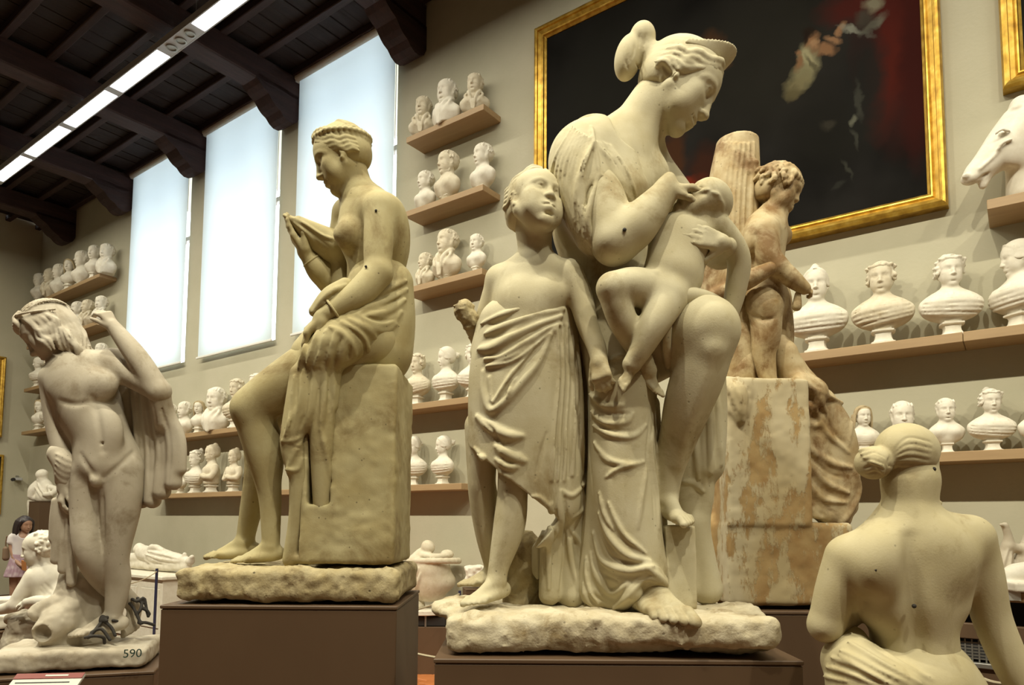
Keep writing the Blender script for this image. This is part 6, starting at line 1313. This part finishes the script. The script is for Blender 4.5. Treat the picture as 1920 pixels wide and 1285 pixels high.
S = Sculpt(D_R, 1.4); hh = Head(S, *hc); hh.ell((0, .17, -.09), (.37, .37, .44), .02); hh.ell((0, -.02, -.2), (.36, .32, .30), .06); hh.ell((0, -.16, .38), (.40, .36, .30), .05, True); rnd = random.Random(9)
for i in range(90):
    th = rnd.uniform(-1.75, 1.75); ph = rnd.uniform(-.5, 1.45); p0 = np.array((math.sin(th)*math.cos(ph)*.39, .12+math.sin(ph)*.39, -.12-math.cos(th)*math.cos(ph)*.45)); d = np.array((rnd.uniform(-.1, .1), rnd.uniform(-.14, -.02), rnd.uniform(-.1, .1))); hh.lock([p0, p0*1.07+d*.5, p0+d], [.03, .055, .025], .012, n=6)
S.part('youth_hair', MWH, FIG)
S = Sculpt(D_R, 1.8); S.limb([(40, 1170, -10), (36, 1196, -10), (40, 1222, -10)], [22, 28, 34], 8); S.limb([(60, 1160, 6), (110, 1190, 10), (150, 1200, 10)], [20, 34, 34], 10); S.limb([(20, 1160, -4), (40, 1162, -6)], [10, 14], 6); S.rough(4, 18, 81, 3); rk = S.part('rock', M['plaster_faun'], root)
zt = low_z(rk); plinth_at('plinth', at_d(70, 1235, D_R), yaw_f, .62, .42, zt, 'brown box plinth under the reclining youth, mostly hidden')
# two white slabs with their low brown stand at the left border
for i, (px, py, D, w_, h_) in enumerate(((2, 1129, 5.6, .36, .07), (2, 1164, 5.0, .32, .10))):
    o = empty('slab_fragment', at_d(px, py, D), yaw_f); S = Sculpt(D, 2.2); S.box((px-18, py, 0), (40, 8 if i == 0 else 12, 30), LEVEL, 3); S.rough(1.5, 16, 90+i, 2); sl = S.part('slab', MWH, o)
    tag(o, ('thin white plaster slab at the left border beside the visitor\'s legs', 'thick white plaster slab at the left border below the thin one')[i], 'slab')
    zt = low_z(sl)-.004; plinth_at('plinth', at_d(px-18, py+20, D), yaw_f, .34, .28, zt, ('narrow brown stand under the thin white slab at the left border', 'narrow brown stand under the thick white slab at the left border')[i])

# ------------------------------------------------------------------ far corner: huddled figure on a pedestal with a twisted column
D_C = 13.2
pt = at_d(85, 941, D_C); e = plinth_at('pedestal', pt, .1, .38, .38, float(pt[2]), 'slim brown pedestal in the far corner under a huddled white figure')
root = empty('huddled_figure_statue', (pt[0], pt[1], float(pt[2])+.001)); tag(root, 'small white huddled figure on the slim pedestal in the far corner', 'statue')
S = Sculpt(D_C, .9); hd = Head(S, (78, 893, 0), (-.6, .35, -.6), (-.1, -1, 0), 22); hd.face(fine=False); hd.ell((0, .12, -.08), (.42, .44, .48), .05)
S.limb([(82, 904, 2), (86, 916, 2), (84, 932, 0)], [9, 13, 15], 6); S.limb([(70, 908, 0), (62, 918, -4), (58, 930, -6)], [7, 8, 6], 4); S.limb([(94, 914, -4), (104, 918, -8), (98, 926, -12), (84, 928, -14)], [6, 5, 5, 4], 3); S.limb([(62, 934, -4), (100, 936, -2)], [5, 5], 3)
for pts in (((70, 906), (78, 920), (90, 934)), ((66, 914), (74, 926), (80, 936)), ((90, 908), (92, 920), (98, 930))): S.fold(pts, 2, 1, 10, .5)
S.box((80, 947, 0), (60, 6.4, 40), LEVEL, 1, 1, sub=True); S.part('figure', MWH, root)
root = empty('twisted_column', at_d(58, 1000, D_C+.1)); root.location.z = 0; tag(root, 'white spirally twisted column beside the slim pedestal in the far corner', 'column'); cl = at_d(59, 938, D_C+.1)
P = []; Fs = []; n1, n2 = 60, 14; H_ = float(cl[2])
for i in range(n1+1):
    for j in range(n2):
        a = 2*math.pi*j/n2; rr_ = .075*(1+.22*math.cos(3*a+i*.42)); P.append((rr_*math.cos(a), rr_*math.sin(a), H_*i/n1))
for i in range(n1):
    for j in range(n2): Fs.append((i*n2+j, i*n2+(j+1) % n2, (i+1)*n2+(j+1) % n2, (i+1)*n2+j))
Fs.append(tuple(range(n2-1, -1, -1))); Fs.append(tuple(n1*n2+j for j in range(n2))); MB().add(P, Fs).build('shaft', MWH, root, smooth=True)
MB().lathe([(.13, 0), (.13, .06), (.10, .09), (.085, .12)], n=16).build('foot', MWH, root, smooth=True)
cb = at_x(32, 899, XE+.03); e = empty('wall_camera', cb); tag(e, 'small grey camera box fixed to the far end wall', 'camera'); MB().box((.05, 0, 0), (.12, .13, .06), bevel=.01).build('body', M['lamp_body'], e); MB().tube([(.09, -.09, -.01), (.14, -.13, -.02)], .035, 10).build('lens', M['dark'], e); MB().box((0, 0, .05), (.03, .05, .06)).build('bracket', M['metal'], e)

# ------------------------------------------------------------------ tomb effigy by the window wall
YT = 5.15
D_T = float(AX_F@(at_y(300, 1060, YT)-EYE))
def zt_(px): return (float(AX_F@(at_y(px, 1060, YT)-EYE))-D_T)/D_T*F_PX
root = empty('effigy_statue', at_y(295, 1078, YT)); tag(root, 'white recumbent effigy on its lid between the youth and seated statue', 'statue')
S = Sculpt(D_T, 1.2); zz = zt_
S.limb([(268, 1036, zz(268)), (290, 1042, zz(290)), (320, 1046, zz(320)), (342, 1050, zz(342))], [13, 15, 12, 9], 6); hd = Head(S, (262, 1028, zz(262)), (.1, -.95, -.2), (-.95, -.1, .3), 24); hd.face(fine=False); hd.ell((0, .1, -.1), (.40, .42, .44), .04)
S.limb([(276, 1032, zz(276)-8), (290, 1026, zz(290)-12), (304, 1032, zz(304)-8)], [6, 5.5, 4.5], 4); S.limb([(344, 1048, zz(344)), (347, 1040, zz(347))], [6, 4], 3); S.limb([(356, 1050, zz(356)-4), (360, 1045, zz(360)-4)], [6, 4], 3); S.limb([(330, 1050, zz(330)), (358, 1053, zz(358))], [9, 7], 5)
S.limb([(246, 1046, zz(246)), (262, 1046, zz(262))], [9, 9], 4)
for pts in (((272, 1040), (300, 1048), (340, 1054)), ((276, 1034), (304, 1040), (336, 1048)), ((282, 1050), (310, 1056), (338, 1060)), ((270, 1050), (290, 1058), (300, 1064))): S.fold(pts, 2.4, 2, 12, .4)
S.curve([(246, 1058, zz(246)), (300, 1061, zz(300)), (352, 1062, zz(352))], [9, 10, 8], 4, n=10); S.rough(1, 8, 95, 1); ef = S.part('effigy', MWH, root)
ca, cb2 = at_y(244, 1072, YT), at_y(352, 1066, YT); cx_ = (ca[0]+cb2[0])/2; Lx = abs(cb2[0]-ca[0])+.2; zt = low_z(ef)
e = empty('sarcophagus', (cx_, YT, 0)); tag(e, 'white sarcophagus chest carrying the recumbent effigy', 'chest'); MB().box((0, 0, zt/2-.03), (Lx, .78, zt-.06), bevel=.01).build('chest', MWH, e); MB().box((0, 0, zt-.03), (Lx+.08, .86, .06), bevel=.015).build('lid', MWH, e)
for i in range(3): MB().box((-Lx/3+i*Lx/3, -.395, zt*.5), (Lx/3-.12, .02, zt*.6), bevel=.008).build('panel', MWH, e)

# ------------------------------------------------------------------ tub with a leaning child, oval table
D_U = 7.6
tb = at_d(800, 1140, D_U); root = empty('tub_statue', tb); tag(root, 'white plaster footed tub with a child leaning over its rim, behind the two plinths', 'statue')
S = Sculpt(D_U, 1.7)
S.limb([(806, 1066, 0), (806, 1096, 0)], [38, 33], 6); S.ell((812, 1090, 0), (42, 26, 34), None, 10); S.ell((808, 1046, 0), (38, 22, 30), None, 4, sub=True)
for i in range(24):
    a, b = 2*math.pi*i/24, 2*math.pi*(i+1)/24; S.limb([(814+46*math.cos(a), 1052, 36*math.sin(a)), (814+46*math.cos(b), 1052, 36*math.sin(b))], [5.5, 5.5], 2)
S.limb([(784, 1112, 0), (783, 1126, 0), (783, 1136, 0)], [12, 8, 14], 4); S.limb([(824, 1112, 0), (830, 1134, 0)], [10, 8], 4); S.limb([(764, 1122, -10), (766, 1126, -10)], [5, 5], 2); S.limb([(797, 1122, -14), (798, 1124, -14)], [5, 5], 2)
hd = Head(S, (802, 1030, -8), (.6, .6, -.4), (.2, -.9, -.2), 30); hd.face(fine=False); hd.ell((0, .12, -.06), (.40, .42, .46), .04)
S.limb([(790, 1040, -4), (778, 1056, -10), (766, 1080, -12), (760, 1108, -12)], [12, 15, 15, 16], 6); S.limb([(792, 1042, -16), (814, 1044, -22), (838, 1042, -14)], [7, 6, 5], 4); S.ell((838, 1040, -6), (13, 9, 10), None, 4)
for pts in (((776, 1060), (764, 1084), (750, 1108)), ((784, 1066), (774, 1090), (764, 1114)), ((770, 1056), (756, 1080), (748, 1098)), ((788, 1076), (782, 1096), (774, 1118))): S.fold(pts, 3.2, 2, 12, .6)
S.limb([(752, 1096, -8), (756, 1118, -6)], [12, 14], 6); S.box((800, 1146, 0), (80, 6.4, 60), LEVEL, 1, 1, sub=True); S.part('tub', M['plaster_cream2'], root)
tz = float(at_d(800, 1140, D_U)[2]); e = empty('oval_table', (tb[0], tb[1], 0), yaw_f); tag(e, 'brown display stand with a white oval top under the plaster tub', 'stand')
pr = [(.36, 0), (.385, .008), (.385, .045), (.36, .05)]; o = MB().lathe(pr, n=32).build('oval_top', MWH, e, smooth=True); o.scale = (1.05, .78, 1); o.location = (-.05, 0, tz-.052)
MB().box((-.05, 0, tz-.12), (.56, .44, .10), bevel=.01).build('dark_frame', M['dark'], e); MB().tube([(.02, -.24, tz-.17), (.02, -.24, tz-.05)], .012, 8).build('clamp', M['metal'], e); MB().box((-.05, 0, (tz-.17)/2), (.60, .5, tz-.17), bevel=.005).build('cabinet', M['plinth'], e)
D_K = 7.2; root = empty('capital_fragment', at_d(892, 1098, D_K)); tag(root, 'broken white leafy capital fragment beside the girl\'s foot', 'fragment')
S = Sculpt(D_K, 1.4); S.box((894, 1074, 0), (18, 12, 18), frame(FWC+.4*RTC, UPC), 3); S.limb([(896, 1084, 0), (902, 1096, 0)], [13, 7], 5); S.rough(3.5, 10, 99, 2); cf = S.part('capital', MWH, root); cz = low_z(cf); plinth_at('plinth', at_d(894, 1110, D_K), yaw_f+.2, .26, .26, cz, 'small brown stand under the capital fragment')

# ------------------------------------------------------------------ rope barriers
M['rope'] = mat('pale_rope', (.42, .36, .24), .8); M['navy'] = mat('navy_post', (.02, .022, .06), .5)
def barrier(name, ends, label, rope_r=.008, posts=(True, True)):
    """rope strung level between slim posts; ends = two (px, py) with a common rope height z"""
    (a, b, z) = ends; p, q = at_z(a[0], a[1], z), at_z(b[0], b[1], z); e = empty(name, (p[0], p[1], 0)); tag(e, label, 'barrier')
    rp = []
    for t in np.linspace(0, 1, 14): rp.append(p+(q-p)*t-np.array((p[0], p[1], .03*4*t*(1-t))))
    MB().tube(rp, rope_r, 6).build('rope', M['rope'], e, smooth=True)
    for w_, on in ((p, posts[0]), (q, posts[1])):
        if not on: continue
        o = w_-np.array((p[0], p[1], z)); MB().tube([o+(0, 0, .02), o+(0, 0, z+.03)], .014, 10).build('post', M['navy'], e, smooth=True); MB().lathe([(.12, 0), (.12, .012), (.03, .02), (.018, .03)], tuple(o), 20).build('foot', M['navy'], e, smooth=True)
barrier('rope_barrier', ((294, 1072), (226, 1097), 1.06), 'navy post with a rope in front of the white sarcophagus', .005, (True, False))
barrier('rope_barrier', ((690, 1163), (862, 1114), .9), 'pale rope passing below the tub between the two big plinths')
barrier('rope_barrier', ((690, 1191), (840, 1236), .75), 'pale rope low above the terracotta floor between the two big plinths')
barrier('rope_barrier', ((1806, 1250), (1905, 1281), .92), 'pale rope behind the nude statue right arm at the lower right')
# ------------------------------------------------------------------ display bench at the right border
yb0, yb1 = 4.95, 5.7; D_Q = float(AX_F@(at_y(1890, 1100, 5.0)-EYE)); zb = float(at_y(1890, 1110, yb0)[2])
xl = float(at_y(1806, 1110, yb0)[0])-.5; e = empty('display_bench', ((xl+2.0)/2, (yb0+yb1)/2, 0)); tag(e, 'long wooden display bench with dark recess and grille at the right', 'bench'); W_ = 2.0-xl; dp = yb1-yb0
MB().box((0, 0, zb-.03), (W_, dp, .06), bevel=.006).build('top_board', M['shelf'], e); MB().box((0, .1, (zb-.06)/2+.25), (W_-.1, dp-.3, zb-.56), bevel=.004).build('recess', M['dark'], e)  # recess is a solid near-black box, the shade of the void put into colour
zr = float(at_y(1840, 1186, yb0)[2]); MB().box((0, -dp/2+.03, zr), (W_, .05, .09), bevel=.005).build('rail', M['plinth'], e); zg0, zg1 = float(at_y(1840, 1245, yb0)[2]), zr-.05
for i in range(70): MB().box((-W_/2+.02+i*.034, -dp/2+.04, (zg0+zg1)/2), (.008, .008, zg1-zg0)).build('grille_bar', M['metal'], e) if -W_/2+.02+i*.034 < W_/2 else None
for i in range(6): MB().box((0, -dp/2+.045, zg0+.02+(zg1-zg0-.04)*i/5), (W_-.02, .006, .007)).build('grille_wire', M['metal'], e)
MB().box((0, -dp/2+.03, zg0-.015), (W_, .05, .03), bevel=.004).build('lower_rail', M['metal'], e); MB().box((0, -dp/2+.045, (zg0-.03)/2), (W_, .03, zg0-.03)).build('kickboard', M['plinth'], e)
for sx in (-1, 1): MB().box((sx*(W_/2-.03), 0, (zb-.06)/2), (.06, dp-.04, zb-.06), bevel=.004).build('end_panel', M['plinth'], e)
cl_ = at_y(1892, 1117, yb0-.004); o = MB().box((0, 0, 0), (.11, .004, .055)).build('caption_card', M['card_white']); o.location = tuple(cl_); tag(o, 'small white caption card on the bench edge at the right border', 'card')
root = empty('recumbent_fragment', at_d(1900, 1100, D_Q)); root.location.z = zb; tag(root, 'white recumbent plaster figure on the bench at the right border', 'statue')
S = Sculpt(D_Q, 1.8); kb = (float(root.location[2])-float(at_d(1900, 1100, D_Q)[2]))*F_PX/D_Q; yb_ = 1100-kb
S.box((1930, yb_-10.5, 0), (56, 9, 44), LEVEL, 4); S.limb([(1884, yb_-28, 0), (1920, yb_-34, 0), (1970, yb_-30, 0)], [14, 20, 18], 8); S.rough(1.2, 14, 102, 1); S.part('figure', MWH, root)
D_W = float(AX_F@(at_y(1895, 1020, 5.5)-EYE)); zk = (zb-float(at_y(1895, 1060, 5.5)[2]))*F_PX/D_W
root = empty('kneeling_figure_statue', at_y(1900, 1060, 5.5)); root.location.z = zb; tag(root, 'grey plaster figure raising a bent arm against the wall behind the bench', 'statue')
S = Sculpt(D_W, 1.8); y0 = 1060-zk
S.limb([(1884, 986, 0), (1890, 1004, 0), (1892, 1022, 0)], [6, 7, 8], 4); S.limb([(1892, 1024, 0), (1912, 1029, 0), (1934, 1026, 0)], [9, 9, 12], 5); S.limb([(1884, 986, 0), (1877, 984, -4)], [5, 3], 3); S.limb([(1890, 1014, 4), (1884, 1050, 6), (1880, y0-10, 6)], [8, 14, 20], 6); S.limb([(1940, 1010, 4), (1930, 1050, 4), (1920, y0-14, 4)], [18, 24, 26], 8); hd = Head(S, (1944, 976, 0), (-.8, 0, -.5), (0, -1, 0), 44); hd.face(); S.limb([(1944, 996, 2), (1942, 1012, 3)], [11, 14], 5)
for pts in (((1890, 1030), (1884, 1050), (1876, 1076)), ((1896, 1036), (1894, 1056), (1890, 1080)), ((1908, 1036), (1906, 1060), (1902, 1084))): S.fold(pts, 3, 2, 10, .5)
S.box((1910, y0+8, 0), (80, 8, 60), LEVEL, 1, 1, sub=True); S.part('figure', M['plaster_faun'], root)
